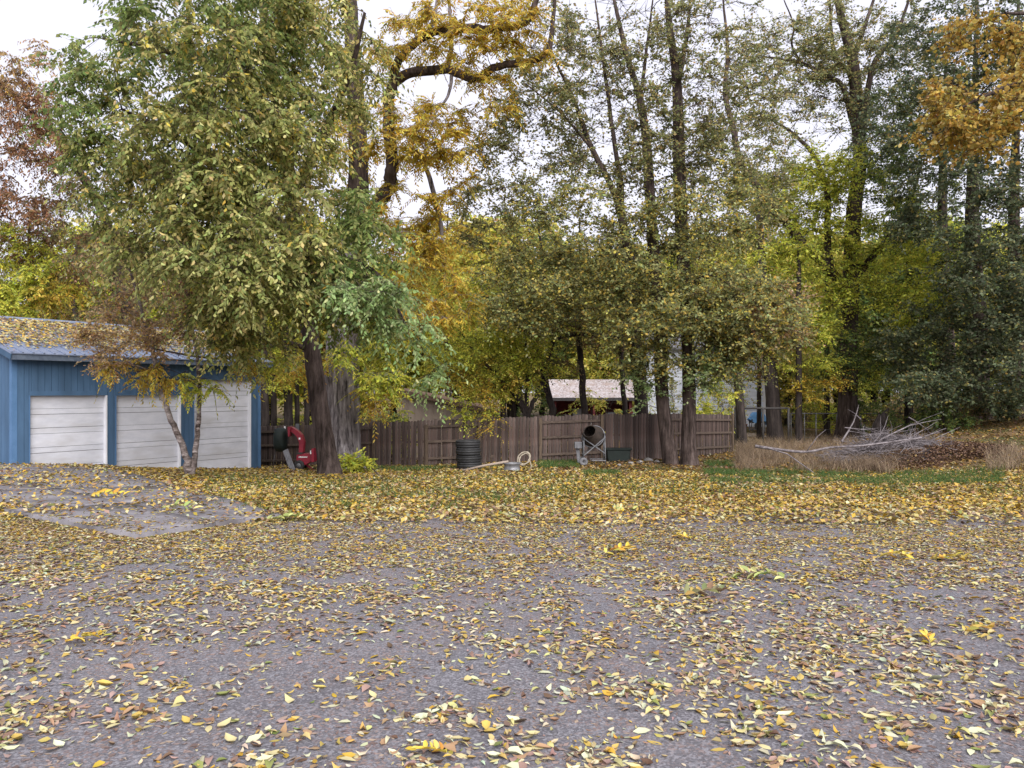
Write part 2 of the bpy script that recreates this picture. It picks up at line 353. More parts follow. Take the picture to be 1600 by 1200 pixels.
for a, b in zip(cutp[:-1], cutp[1:]):
    if b - a < .03: continue
    mid = (a + b) / 2; zb = GB
    for d0, d1, zt, _ in DO:
        if d0 < mid < d1: zb = zt + .1
    board(a, b, zb, WT - .02)
t = QB
while t < -.14:      # gable end boards
    t2 = min(t + bw, -.1); f = lambda q: WT + (3.7 - WT) * (1 - abs(q + 3.6) / 3.6)
    MB().prism([G(T0 - .001, t + .006, GB), G(T0 - .001, t2 - .006, GB), G(T0 - .001, t2 - .006, f(t2)), G(T0 - .001, t + .006, f(t))], (*(-gd * .019), 0)).build('siding_board', M['blue'], gar)
    t = t2
for a in (T0, T1 - .12): gbox(a, a + .12, .0, .035, GB, WT - .03, 'corner_trim', M['bluetrim'])
gbox(T0 - .035, T0, -.1, .035, GB, WT - .03, 'corner_trim', M['bluetrim'])
for di, (a, b, zt, zb) in enumerate(DO):
    d = MB(); gbox(a + .03, b - .03, -.145, -.115, zb, zt - .02, '', None, mb=d); door = d.build('garage_door', M['joint'], gar)
    z = zt - .03; k = 0
    while z > zb + .02:
        h = (.42, .17)[k % 2]; z1 = max(z - h, zb); g_ = .008 + .003 * ((k * 7 + di) % 3)
        p = MB(); gbox(a + .035, b - .035, -.114, -.094 + .004 * (k % 2), z1 + g_, z, '', None, mb=p); p.build('door_panel', M['doorw'], door, bevel=.004, origin=np.array(gar.location)).location = (0, 0, 0)
        z = z1; k += 1
    gbox(a - .0, a + .035, -.16, .025, zb, zt - .04, 'door_jamb', M['bluetrim']); gbox(b - .05, b, -.16, .028, zb, zt - .04, 'door_jamb', M['jamb'])
    gbox(a, b, -.159, .026, zt - .04, zt + .1, 'door_header', M['blue'])
# roof
EZ, RZ, QE, QR = 2.70, 4.0, .4, -3.6
def roofpt(t, s, up=0.0, side=1): # s 0 eave .. 1 ridge
    q = QE + (QR - QE) * s if side > 0 else (QB - .4) + (QR - QB + .4) * s
    return G(t, q, EZ + (RZ - EZ) * s + up)
for side in (1, -1):
    nseg = 10; tt = np.linspace(T0 - .25, T1 + .3, nseg + 1)
    for a, b in zip(tt[:-1], tt[1:]):
        MB().prism([roofpt(a + .003, 0, 0, side), roofpt(b - .003, 0, 0, side), roofpt(b - .003, 1, 0, side), roofpt(a + .003, 1, 0, side)], (0, 0, -.03)).build('roof_sheet', M['roof'], gar)
t = T0 - .2
while t < T1 + .28:
    p0, p1 = roofpt(t, 0, .012), roofpt(t, 1, .012); MB().bar(p0, p1, .05, .035).build('roof_rib', M['roof'], gar); t += .305
MB().tube([roofpt(T0 - .27, 1, .02), roofpt(T1 + .32, 1, .02)], .07, 8).build('ridge_cap', M['roof'], gar)
fb = MB(); gbox(T0 - .22, T1 + .27, QE - .06, QE - .03, EZ - .2, EZ - .035, '', None, mb=fb); fb.build('fascia', M['fascia'], gar)
fb = MB(); gbox(T0 - .2, T1 + .25, .0, QE - .061, EZ - .14, EZ - .12, '', None, mb=fb); fb.build('soffit', M['fascia'], gar)
MB().bar(roofpt(T0 - .23, 0, -.12), roofpt(T0 - .23, 1, -.12), .03, .17).build('barge_board', M['blue'], gar)
MB().bar(roofpt(T1 + .28, 0, -.12), roofpt(T1 + .28, 1, -.12), .03, .17).build('barge_board', M['blue'], gar)

# ------------------------------------------------------------------ fence
FN = [P(a, c, d) for a, b, c, d in FENCE]; FT = [P(a, b, d)[2] for a, b, c, d in FENCE]
def fence_at(px):
    u = (px - 800) / F
    for i in range(len(FENCE) - 1):
        if px <= FENCE[i + 1][0] or i == len(FENCE) - 2:
            a, b = FN[i], FN[i + 1]; d = b - a; tt = (u * a[1] - a[0]) / (d[0] - u * d[1]); p = a + d * tt
            return p[:2], FT[i] + (FT[i + 1] - FT[i]) * tt, nz(d[:2])
fence = empty('wooden_fence', (FN[3][0], FN[3][1], g1(FN[3][0], FN[3][1])), 'weathered brown wooden picket fence along the back of the yard', 'fence')
FO = np.array(fence.location); rg = R(11)
pick = []
for k in range(6):
    W2, H, th, c = .066 + .003 * (k % 3), 1.9, .009, .03 + .008 * (k % 2)
    poly = [(-W2, 0, -H), (W2, 0, -H), (W2, 0, -c), (W2 - c * .8, 0, 0), (-W2 + c * .8, 0, 0), (-W2, 0, -c)]
    b = MB(); b.prism([(x, -th, z) for x, y, z in poly], (0, 2 * th, 0)); me = bpy.data.meshes.new('picket'); me.from_pydata(b.v, [], b.f); me.materials.append(M['picket']); pick.append(me)
PAN = [(382, 475, 'r'), (475, 557, 'f'), (557, 585, 'r'), (585, 667, 'f'), (667, 750, 'r'), (750, 845, 'f'), (845, 940, 'r'), (940, 1037, 'f'), (1037, 1143, 'r')]
for a, b, ty in PAN:
    (pa, za, da), (pb, zb, db) = fence_at(a), fence_at(b); L = np.linalg.norm(pb - pa); d = (pb - pa) / L; nrm = np.array([d[1], -d[0]]); ang = math.atan2(d[1], d[0])
    n = max(2, round(L / .142)); off = .05 if ty == 'f' else -.05
    for i in range(n):
        s = (i + .5) / n; p = pa + d * L * s + nrm * (off + rg.normal(0, .003)); z = za + (zb - za) * s + rg.normal(0, .02); g = g1(*p)
        o = link('picket', pick[int(rg.integers(6))], fence, (p[0] - FO[0], p[1] - FO[1], z - FO[2]), (rg.normal(0, .01), rg.normal(0, .011), ang)); o.scale = (L / n / .142 * rg.uniform(.93, 1.0), 1, (z - g + .04) / 1.9)
    for h in (.28, .95, 1.55):
        A = np.array([*pa, za - 1.8 + h]); B = np.array([*pb, zb - 1.8 + h]); MB().bar(A, B, .07, .09).build('rail', M['rail'], fence)
for px, up in ((382, 0), (475, .1), (557, -.1), (585, -.06), (667, -.16), (750, -.05), (845, -.08), (940, -.02), (1037, -.05), (1143, .06)):
    p, z, d = fence_at(px); nrm = np.array([d[1], -d[0]]); c = p + nrm * .055; g = g1(*c) - .15
    MB().obox((c[0], c[1], (g + z + up) / 2), (*(d * .055), 0), (*(nrm * .055), 0), (0, 0, (z + up - g) / 2)).build('post', M['post'], fence, bevel=.008)
p, z, d = fence_at(466); MB().box(p[0] - .07, p[0] + .07, p[1] - .16, p[1] - .04, z - .2, z + .06).build('post_cap', M['plank'], fence)

# ------------------------------------------------------------------ houses beyond the fence
def house_tan():
    Y0 = 38.0; xl, xr = P(628, 0, Y0)[0], P(770, 0, Y0)[0]; zl = P(0, 611, Y0)[2]; ze = P(0, 642, Y0)[2]; zb = g1(-3, Y0) - .4
    h = empty('tan_shed', ((xl + xr) / 2, Y0 + 2.5, zb), 'tan outbuilding with sloping brown roof edge seen above the picket fence', 'shed'); f = lambda q: zl + (ze - zl) * (q - xl) / (xr - xl)
    MB().prism([(xl, Y0 + .05, zb), (xr, Y0 + .05, zb), (xr, Y0 + .05, ze - .1), (xl, Y0 + .05, zl - .1)], (0, 5, 0)).build('wall', M['tan'], h)
    x = xl
    while x < xr - .01:
        x2 = min(x + .3, xr); MB().prism([(x + .006, Y0 + .049, zb), (x2 - .006, Y0 + .049, zb), (x2 - .006, Y0 + .049, f(x2) - .12), (x + .006, Y0 + .049, f(x) - .12)], (0, -.02, 0)).build('siding_board', M['tan'], h); x = x2
    MB().prism([(xl - .3, Y0 - .3, f(xl - .3) - .03), (xr + .3, Y0 - .3, f(xr + .3) - .03), (xr + .3, Y0 - .3, f(xr + .3) + .07), (xl - .3, Y0 - .3, f(xl - .3) + .07)], (0, 5.7, 0)).build('roof', M['brownroof'], h)
    MB().prism([(xl - .3, Y0 - .331, f(xl - .3) - .13), (xr + .3, Y0 - .331, f(xr + .3) - .13), (xr + .3, Y0 - .331, f(xr + .3) + .05), (xl - .3, Y0 - .331, f(xl - .3) + .05)], (0, .03, 0)).build('barge_board', M['brownroof'], h)
house_tan()
def house_white():
    Y0 = 52.0; xl = P(985, 0, Y0)[0]; xr = P(1207, 0, Y0)[0]; zb = P(1000, 672, Y0)[2] - .25; zt = P(1000, 545, Y0)[2]
    h = empty('white_house', ((xl + xr) / 2, Y0 + 4, zb), 'white house with horizontal lap siding behind the trees', 'house')
    MB().box(xl, xr, Y0, Y0 + 8, zb, zt).build('wall', M['hwhite'], h)
    z = zb + .35; MB().box(xl - .02, xr + .02, Y0 - .04, Y0 - .001, zb, z).build('foundation', M['stone'], h)
    while z < zt - .05:
        MB().prism([(xl, Y0 - .004, z), (xl, Y0 - .045, z), (xl, Y0 - .012, z + .235), (xl, Y0 - .004, z + .235)], (xr - xl, 0, 0)).build('clapboard', M['hwhite'], h); z += .24
    for x in (xl + .03, xr - .62): MB().box(x, x + .16, Y0 - .08, Y0 - .046, zb + .36, zt - .02).build('corner_board', M['jamb'], h)
    for s in (-1, 1):
        ya = Y0 - .5 if s < 0 else Y0 + 8.5
        MB().prism([(xl - .4, ya, zt - .05), (xr + .4, ya, zt - .05), (xr + .4, Y0 + 4, zt + 2.0), (xl - .4, Y0 + 4, zt + 2.0)], (0, 0, .12)).build('roof', M['greyroof'], h)
    for x in (xl, xr - .1): MB().prism([(x, Y0 + .05, zt), (x, Y0 + 7.95, zt), (x, Y0 + 4, zt + 1.9)], (.1, 0, 0)).build('gable', M['hwhite'], h)
house_white()
def shed_red():
    Y0 = 46.0; xl = P(862, 0, Y0)[0]; xr = P(992, 0, Y0)[0]; ze = P(900, 623, Y0)[2]; zr = P(900, 596, Y0 + 3)[2] + .05; zb = g1((xl + xr) / 2, Y0) - .2
    h = empty('red_shed', ((xl + xr) / 2, Y0 + 2, zb), 'low red open-fronted shed with pale speckled roof beyond the fence', 'shed')
    MB().box(xl + .1, xr - .1, Y0 + 2.2, Y0 + 2.3, zb, ze + .3).build('back_wall', M['redwall'], h)
    for x in (xl + .1, xr - .2): MB().box(x, x + .1, Y0 + .3, Y0 + 2.19, zb, ze).build('side_wall', M['redwall'], h)
    for x in (xl + .15, (xl + xr) / 2, xr - .3): MB().box(x, x + .12, Y0 + .15, Y0 + .27, zb, ze).build('post', M['redwall'], h)
    MB().prism([(xl - .3, Y0 - .1, ze), (xr + .2, Y0 - .1, ze), (xr + .2, Y0 + 3, zr), (xl - .3, Y0 + 3, zr)], (0, 0, .07)).build('roof', M['paleroof'], h)
    MB().box(xl - .3, xr + .2, Y0 - .13, Y0 - .101, ze - .12, ze + .06).build('fascia', M['pipe'], h)
    for i, (px, m, s) in enumerate(((925, 'white', .35), (957, 'galv', .4), (905, 'plank', .4))):
        c = P(px, 0, Y0 + 1.2); z0 = ze - 1.0
        MB().box(c[0] - s, c[0] + s, Y0 + 1, Y0 + 1.5, zb, z0 + .2 * i).build('shelf_box', M[m], h, bevel=.04)
shed_red()

# ------------------------------------------------------------------ leaves and trees
def leaf_arrays(pos, d, n, ln, wr, six, fold=.35):
    N = len(pos); d = nz(d); s = nz(np.cross(d, n)); n2 = np.cross(s, d); L = ln[:, None]; W = (ln * wr)[:, None]
    if six:
        P_ = [pos, pos + d * L * .3 + s * W * .5 + n2 * W * fold * .5, pos + d * L * .68 + s * W * .38 + n2 * W * (fold * .35), pos + d * L - n2 * L * .1,
              pos + d * L * .68 - s * W * .38 + n2 * W * (fold * .35), pos + d * L * .3 - s * W * .5 + n2 * W * fold * .5]
        V = np.stack(P_, 1); b = np.arange(N)[:, None] * 6; Q = np.concatenate([b + np.array([[0, 1, 2, 3]]), b + np.array([[0, 3, 4, 5]])])
        return V.reshape(-1, 3), Q, 6
    V = np.stack([pos, pos + d * L * .45 + s * W * .5 + n2 * W * fold * .5, pos + d * L, pos + d * L * .45 - s * W * .5 + n2 * W * fold * .5], 1)
    return V.reshape(-1, 3), np.arange(N * 4).reshape(-1, 4), 4
PAL = dict(
    olive=[((.13, .14, .04), 4), ((.18, .185, .06), 4), ((.26, .24, .085), 3), ((.36, .30, .13), 1.8), ((.085, .105, .035), 2), ((.38, .28, .05), .8)],
    green=[((.105, .145, .042), 4), ((.15, .185, .06), 4), ((.08, .11, .035), 2.5), ((.22, .23, .08), 3)],
    pale=[((.32, .31, .12), 4), ((.24, .26, .09), 4), ((.17, .20, .065), 3), ((.40, .34, .14), 1)],
    palegreen=[((.24, .32, .14), 4), ((.17, .24, .09), 3), ((.32, .36, .18), 2)],
    gold=[((.48, .35, .05), 4), ((.52, .41, .08), 4), ((.40, .24, .03), 2.5), ((.32, .28, .05), 2.5), ((.34, .18, .03), .8)],
    ygreen=[((.30, .29, .045), 4), ((.22, .25, .04), 4), ((.40, .33, .05), 3), ((.14, .17, .035), 2)],
    russet=[((.19, .095, .045), 4), ((.24, .13, .07), 3), ((.14, .075, .04), 3), ((.29, .19, .12), 1.5), ((.14, .11, .045), 1.4)],
    pink=[((.25, .175, .11), 3), ((.21, .13, .07), 3), ((.31, .23, .14), 2), ((.30, .20, .05), 2.4), ((.15, .11, .055), 2)],
    dull=[((.12, .11, .05), 4), ((.09, .10, .04), 3), ((.17, .12, .06), 3), ((.13, .08, .05), 2), ((.26, .19, .05), 1.5)],
    grey=[((.15, .165, .07), 4), ((.21, .22, .10), 3.5), ((.11, .12, .05), 2), ((.28, .25, .08), 3), ((.38, .28, .06), 2)],
    sparse=[((.13, .14, .06), 4), ((.18, .175, .075), 3), ((.25, .20, .08), 2.5), ((.09, .10, .045), 1.5)],
    dark=[((.062, .08, .042), 4), ((.09, .108, .06), 4), ((.045, .058, .032), 2), ((.13, .15, .09), 2), ((.17, .165, .065), 1.6), ((.28, .22, .07), .5)],
    mid=[((.07, .105, .035), 4), ((.11, .14, .04), 4), ((.18, .19, .045), 2.5), ((.05, .07, .03), 2)],
    orange=[((.40, .26, .05), 4), ((.46, .34, .09), 3), ((.32, .19, .04), 3), ((.50, .42, .18), 2), ((.28, .25, .06), 1.5)],
    woods=[((.32, .28, .06), 4), ((.22, .23, .055), 4), ((.40, .30, .06), 3), ((.14, .16, .045), 2), ((.26, .17, .07), 1)])
for _k2 in PAL:
    _g = {'gold': 1.25, 'orange': 1.15, 'woods': 2.05, 'ygreen': 2.1, 'dark': 1.5, 'pale': 1.5, 'palegreen': 1.4, 'russet': 1.7}.get(_k2, 1.8)
    PAL[_k2] = [(tuple(min(.75, v * _g) for v in c), w2) for c, w2 in PAL[_k2]]
def pal_cols(name, n, rg, var=.22):
    p = PAL[name]; wts = np.array([q[1] for q in p]); idx = rg.choice(len(p), n, p=wts / wts.sum()); c = np.array([q[0] for q in p])[idx]
    return np.clip(c * (1 + rg.normal(0, var, (n, 1))) * (1 + rg.normal(0, .06, (n, 3))), .008, .85)

class Tree:
    def __init__(s, seed, base): s.rg = R(seed); s.base = np.asarray(base, float); s.wv = []; s.wq = []; s.wt = []; s.no = 0; s.nodes = []; s.rad = []; s.lv = []; s.lq = []; s.lc = []; s.lo = 0; s.limbs = []
    def _wood(s, V, Q, T=None):
        s.wv.append(V); s.wq.append(np.asarray(Q) + s.no); s.wt.append(np.zeros((0, 3), int) if T is None else T + s.no); s.no += len(V)
    def stem(s, pts, rads, sides=12, ridge=0, sub=5, flare=0, wig=.0, limb=False):
        pts = np.asarray(pts, float); p = catmull(pts, sub); r = np.interp(np.linspace(0, 1, len(p)), np.linspace(0, 1, len(rads)), rads)
        if wig: p[1:-1] += s.rg.normal(0, wig, (len(p) - 2, 3)) * r[1:-1, None]
        if flare: r = r * (1 + flare * np.exp(-np.abs(p[:, 2] - p[0, 2]) / .35))
        rf = None
        if ridge:
            sd_ = int(s.rg.integers(1000))
            def rf(ang, q): 
                A, H = np.meshgrid(ang, q[:, 2]); k = 16
                nn = vnoise(A / (2 * np.pi) * k + .6 * np.sin(H * 2.1), H * 1.3, sd_); n2 = vnoise(A / (2 * np.pi) * 4, H * .7, sd_ + 3)
                return 1 + ridge * (np.abs(nn - .5) * 2 - .5) + .1 * (n2 - .5)
        if ridge:
            m = max(len(p), int(np.linalg.norm(p[-1] - p[0]) / .12)); tt = np.linspace(0, len(p) - 1, m); p2 = np.stack([np.interp(tt, np.arange(len(p)), p[:, i]) for i in range(3)], 1); r2 = np.interp(tt, np.arange(len(p)), r)
            V, Q = tube_arr(p2, r2, sides, rf)
        else: V, Q = tube_arr(p, r, sides)
        if limb: s.limbs.append((V, Q))
        else: s._wood(V, Q)
        s.nodes += list(p); s.rad += list(r); return s
    def crown(s, ells, leaf=.1, wr=.45, twigs=12, tl=(.5, 1.0), lv=14, droop=.25, six=False, tr=.006, seg=2, jitter=.5, spread=.45, shell=.0, face=.0, br=1.0):
        rg = s.rg; C = []; pal = []; dens = []
        for e in ells:
            (px, py, rx, ry, Y, rd, n, pl) = e[:8]; n = n if six else max(2, int(n * .79 + .5)); c = P(px, py, Y); rad = np.array([rx * Y / F, rd, ry * Y / F])
            u = nz(rg.normal(size=(n, 3))) * (rg.random((n, 1)) ** (.33 + 0) * (1 - shell) + shell); C.append(c + u * rad); pal += [pl] * n; dens += [e[8] if len(e) > 8 else 1.0] * n
        C = np.vstack(C); nodes = np.array(s.nodes); rad = np.array(s.rad)
        gzv = gz(C[:, 0], C[:, 1]); C[:, 2] = np.maximum(C[:, 2], gzv + .35)
        d0 = np.array([np.min(np.linalg.norm(nodes - c, axis=1)) for c in C]); order = np.argsort(d0)
        TS, TD, TL, TP = [], [], [], []
        for i in order:
            c = C[i]; dv = nodes - c; dist = np.linalg.norm(dv, axis=1); cost = dist + 1.2 * np.maximum(dv[:, 2] + .2 * dist, 0); j = int(np.argmin(cost)); a = nodes[j]; L = dist[j]
            if L > .15:
                r0 = min(rad[j] * .6, .010 + .011 * L) * br; r0 = max(r0, .008); k = max(3, min(7, int(L / .4)))
                tt = np.linspace(0, 1, k + 1)[:, None]; mid = (a + c) / 2 + np.array([0, 0, .16 * L]) + rg.normal(0, .09, 3) * L
                p = (1 - tt) ** 2 * a + 2 * tt * (1 - tt) * mid + tt ** 2 * c; p[1:-1] += rg.normal(0, .025, (k - 1, 3)) * min(L, 1.6)
                r = r0 * (1 - tt[:, 0]) + .006 * tt[:, 0]; V, Q = tube_arr(p, r, 5 if r0 > .03 else 3); s._wood(V, Q)
                nodes = np.vstack([nodes, p[1:]]); rad = np.append(rad, r[1:]); bd = nz(c - p[-2])
                sp = p[max(1, len(p) // 2):]
            else: bd = np.array([0, 0, 1.]); sp = c[None]
            m = max(2, int(rg.poisson(twigs * dens[i]))); st = sp[rg.integers(0, len(sp), m)]
            dd = nz(rg.normal(size=(m, 3)) + bd * .6); dd[:, 2] = dd[:, 2] * .6 + .05
            TS.append(st + rg.normal(0, spread * .35, (m, 3))*0 ); TD.append(nz(dd)); TL.append(rg.uniform(*tl, m)); TP += [pal[i]] * m
        TS = np.vstack(TS); TD = np.vstack(TD); TL = np.concatenate(TL); n = len(TS)
        E1 = TS + TD * TL[:, None] * .5; E2 = TS + TD * TL[:, None] - np.array([0, 0, 1]) * (droop * TL)[:, None]
        # twig tubes, 3 sides
        a1 = nz(np.cross(TD, rg.normal(size=(n, 3)))); a2 = np.cross(TD, a1); ring = [a1, -.5 * a1 + .87 * a2, -.5 * a1 - .87 * a2]
        rows = [(TS, tr), (E1, tr * .75)] if seg == 2 else [(TS, tr)]
        V = np.stack([c_ + q * r_ for c_, r_ in rows for q in ring] + [E2], 1); k = V.shape[1]; b = np.arange(n)[:, None] * k; Q = []; T3 = []
        if seg == 2:
            for q in range(3): Q.append(b + np.array([[q, (q + 1) % 3, 3 + (q + 1) % 3, 3 + q]]))
        o_ = k - 4
        for q in range(3): T3.append(b + np.array([[o_ + q, o_ + (q + 1) % 3, k - 1]]))
        s._wood(V.reshape(-1, 3), np.concatenate(Q) if Q else np.zeros((0, 4), int), np.concatenate(T3))
        # leaves along twigs
        t = (np.arange(lv)[None] + .6 + rg.uniform(-.2, .2, (n, lv))) / lv; t = np.clip(t, .08, 1)[..., None]
        pos = (1 - t) ** 2 * TS[:, None] + 2 * t * (1 - t) * E1[:, None] + t ** 2 * E2[:, None]; tan = nz(2 * (1 - t) * (E1 - TS)[:, None] + 2 * t * (E2 - E1)[:, None])
        side = nz(np.cross(TD, np.array([0, 0, 1.])) + rg.normal(0, .35, (n, 3)))[:, None] * np.where(np.arange(lv) % 2 == 0, 1, -1)[None, :, None]
        d = nz(tan * .55 + side * .8 + rg.normal(0, jitter * .5, (n, lv, 3)) + np.array([0, 0, -droop]))
        nn = nz(np.cross(tan, side) * np.where(np.arange(lv) % 2 == 0, 1, -1)[None, :, None] + rg.normal(0, jitter, (n, lv, 3)) + np.array([0, -face, .2]))
        N = n * lv; keep = (rg.random(N) < .92) & np.repeat(np.array([q != 'bare' for q in TP]), lv); pos, d, nn = (q.reshape(N, 3)[keep] for q in (pos, d, nn)); N = len(pos)
        tw = np.repeat(np.arange(n), lv)[keep]
        cols = np.zeros((N, 3)); TPa = np.array(TP)
        twc = 1 + rg.normal(0, .16, n)
        for pl in sorted(set(TP) - {'bare'}): mk = TPa[tw] == pl; cols[mk] = pal_cols(pl, mk.sum(), rg)
        cols = np.clip(cols * twc[tw][:, None], .006, .85)
        ln = leaf * rg.uniform(.7, 1.25, N) * (1 if six else 1.11); V, Q, k = leaf_arrays(pos, d, nn, ln, wr * rg.uniform(.8, 1.2, N), six)
        s.lv.append(V); s.lq.append(Q + s.lo); s.lo += len(V); s.lc.append(np.repeat(cols, k, 0)); return s
    def build(s, name, label, cat='tree', bark='bark', group=None, limb_bark='bark'):
        o = empty(name, s.base, label, cat, group)
        link('trunk', np_mesh('trunk', np.vstack(s.wv) - s.base, [np.vstack(s.wq), np.vstack(s.wt)], M[bark], smooth=True), o)
        for lb in s.limbs: link('limb', np_mesh('limb', lb[0] - s.base, [lb[1]], M[limb_bark], smooth=True), o)
        if s.lv: link('crown', np_mesh('crown', np.vstack(s.lv) - s.base, [np.vstack(s.lq)], M['leaf'], np.vstack(s.lc)), o)
        return o
def pl(*a): return [P(*q) for q in a]
def rooted(px, Y, sink=.15): x = (px - 800) / F * Y; return np.array([x, Y, g1(x, Y) - sink])

def build_trees():
    # big leaning tree with the olive crown
    b = rooted(516, 26); t = Tree(1, b)
    t.stem([b] + pl((510, 705, 26), (501, 650, 26), (490, 565, 26), (479, 480, 26), (466, 400, 25.8), (455, 310, 25.5), (440, 200, 25), (420, 80, 24.5), (405, -60, 24)), [.36, .32, .30, .28, .28, .27, .25, .21, .15, .08], 40, .09, flare=.35)
    t.stem(pl((466, 400, 25.8), (420, 330, 24), (350, 260, 22), (270, 210, 20.5), (190, 170, 19.5)), [.22, .16, .12, .08, .03], 8, wig=.1)
    t.stem(pl((455, 310, 25.5), (500, 220, 24), (545, 120, 22.5), (570, 20, 21.5)), [.2, .14, .09, .04], 8, wig=.1)
    t.stem(pl((474, 450, 26), (530, 410, 24), (590, 430, 22), (640, 520, 21)), [.18, .12, .07, .03], 8, wig=.1)
    t.stem(pl((478, 500, 26), (410, 450, 23.5), (340, 420, 21.5), (280, 430, 20)), [.18, .11, .07, .03], 8, wig=.1)
    t.stem(pl((440, 200, 25), (360, 120, 23), (260, 80, 21), (160, 60, 20)), [.2, .13, .08, .03], 8, wig=.1)
    t.stem(pl((483, 545, 26), (440, 535, 25), (395, 552, 24), (330, 560, 23), (240, 545, 22.5)), [.09, .07, .05, .035, .02], 7, wig=.15)
    t.crown([(320, 120, 210, 160, 20.5, 3.5, 105, 'green'), (300, 30, 180, 60, 20.5, 2.5, 34, 'green'), (450, 20, 140, 60, 21, 2.5, 30, 'olive'), (340, 200, 190, 150, 20, 3.2, 85, 'olive'), (240, 290, 120, 120, 20, 2.6, 50, 'olive'), (430, 340, 150, 160, 20, 3, 100, 'olive'), (170, 210, 70, 110, 20, 2, 26, 'green'), (480, 110, 140, 120, 22, 3, 66, 'olive'), (570, 400, 70, 120, 21.5, 2.2, 44, 'green')],
            leaf=.125, wr=.5, twigs=12, tl=(.5, 1.15), lv=14, droop=.55, six=False, jitter=.4, seg=1)
    t.crown([(380, 400, 120, 80, 19, 1.8, 36, 'pale'), (330, 340, 110, 100, 18.6, 1.5, 20, 'pale'), (430, 440, 80, 45, 19.2, 1.8, 16, 'pale'),
             (560, 462, 80, 25, 20, 1.4, 14, 'palegreen'), (635, 515, 45, 30, 21, 1.2, 7, 'palegreen'), (510, 450, 70, 60, 20.5, 1.6, 18, 'green'), (680, 580, 25, 16, 21, .5, 3, 'palegreen'), (340, 490, 60, 45, 21, 1.2, 16, 'olive'), (400, 530, 60, 35, 22, 1.2, 14, 'pale'), (260, 400, 80, 50, 19.5, 1.4, 12, 'pale'), (360, 250, 160, 120, 18, 1.2, 26, 'pale', .8), (300, 120, 160, 100, 18.2, 1.2, 20, 'olive', .8)],
            leaf=.13, wr=.47, twigs=10.5, tl=(.5, 1.1), lv=15, droop=.55, six=True, jitter=.4)
    t.crown([(215, 600, 28, 35, 22.4, .5, 5, 'gold'), (205, 575, 40, 20, 22.4, .6, 4, 'gold'), (262, 585, 14, 30, 22.6, .4, 3, 'gold'), (312, 600, 26, 20, 22.7, .5, 6, 'ygreen'), (385, 575, 30, 18, 23.5, .6, 5, 'gold'), (420, 560, 50, 25, 24.5, .8, 8, 'ygreen')],
            leaf=.11, wr=.32, twigs=8, tl=(.4, .7), lv=18, droop=.55, six=True, jitter=.25)
    t.build('shade_tree', 'large leaning tree with broad olive green crown beside the garage')
    # huge grey trunk with golden fronds
    b = rooted(536, 30.5); t = Tree(2, b)
    t.stem([b] + pl((534, 690, 30.5), (534, 610, 30.5), (540, 500, 30.3), (550, 410, 30), (562, 330, 29.8)), [.86, .72, .66, .62, .56, .5], 56, .13, flare=.22)
    t.stem(pl((560, 340, 29.8), (560, 250, 29.5), (556, 160, 29.3), (551, 80, 29), (545, -60, 29)), [.42, .36, .32, .28, .2], 20, .08, limb=True)
    t.stem(pl((560, 345, 29.8), (595, 312, 29.3), (612, 275, 29), (608, 205, 28.7), (607, 155, 28.5), (630, 117, 28.2), (700, 110, 27.8), (746, 124, 27.5), (778, 104, 27.2), (850, 88, 27), (864, 30, 26.8), (870, -50, 26.5)),
           [.34, .28, .24, .22, .21, .18, .16, .145, .13, .11, .07, .03], 16, .10, wig=.16, limb=True)
    t.stem(pl((607, 150, 28.5), (625, 92, 28), (658, 59, 27.6), (692, 47, 27.3), (754, 45, 27), (806, 41, 26.8), (827, 28, 26.7), (838, 0, 26.6), (850, -60, 26.5)), [.18, .16, .145, .14, .14, .13, .12, .10, .06], 16, .10, wig=.16, limb=True)
    t.stem(pl((700, 110, 27.8), (705, 70, 27.6), (703, 20, 27.5), (700, -40, 27.4)), [.1, .08, .06, .03], 8, wig=.15)
    t.stem(pl((707, 112, 27.8), (700, 150, 27.5), (682, 175, 27.3), (672, 205, 27.2)), [.07, .05, .03, .015], 7, wig=.15)
    t.stem(pl((668, 56, 27.5), (680, 20, 27.4), (688, -30, 27.3)), [.1, .07, .04], 8, wig=.15)
    t.stem(pl((640, 230, 29), (660, 250, 29), (675, 290, 29), (688, 350, 29), (692, 380, 29)), [.06, .08, .09, .09, .04], 8, wig=.1)
    t.crown([(640, 210, 70, 55, 28, 1.8, 24, 'gold'), (700, 200, 60, 40, 27.5, 1.6, 14, 'gold'), (730, 30, 110, 50, 26.6, 1.6, 26, 'gold'), (640, 60, 70, 60, 27.5, 1.6, 16, 'gold'), (790, 95, 80, 30, 26.8, 1, 9, 'gold'), (700, 90, 130, 70, 27.2, 1.6, 10, 'gold', .7), (750, 170, 60, 50, 27.5, 1.6, 8, 'gold', .7),
             (650, 430, 55, 95, 29, 1.8, 34, 'gold'), (620, 330, 70, 50, 28.8, 1.6, 18, 'gold'), (520, 240, 70, 90, 30, 2, 18, 'gold'), (715, 300, 30, 60, 28, 1.4, 5, 'gold'), (596, 590, 35, 30, 28.8, 1.0, 12, 'ygreen'), (625, 545, 45, 40, 29, 1.2, 12, 'ygreen'), (545, 555, 30, 18, 28.6, .8, 5, 'ygreen'), (470, 575, 50, 40, 28.8, 1.4, 8, 'gold'), (590, 620, 30, 20, 28.6, 1, 5, 'gold'), (690, 470, 45, 50, 29, 1.4, 12, 'gold'), (620, 500, 50, 40, 29, 1.4, 10, 'gold')],
            leaf=.15, wr=.34, twigs=11, tl=(.5, .9), lv=17, droop=.45, six=True, jitter=.25)
    t.build('old_tree', 'massive old tree with furrowed grey trunk and golden feathery leaves', bark='bark_grey')
    # birch
    b = rooted(298, 22.6); t = Tree(3, b)
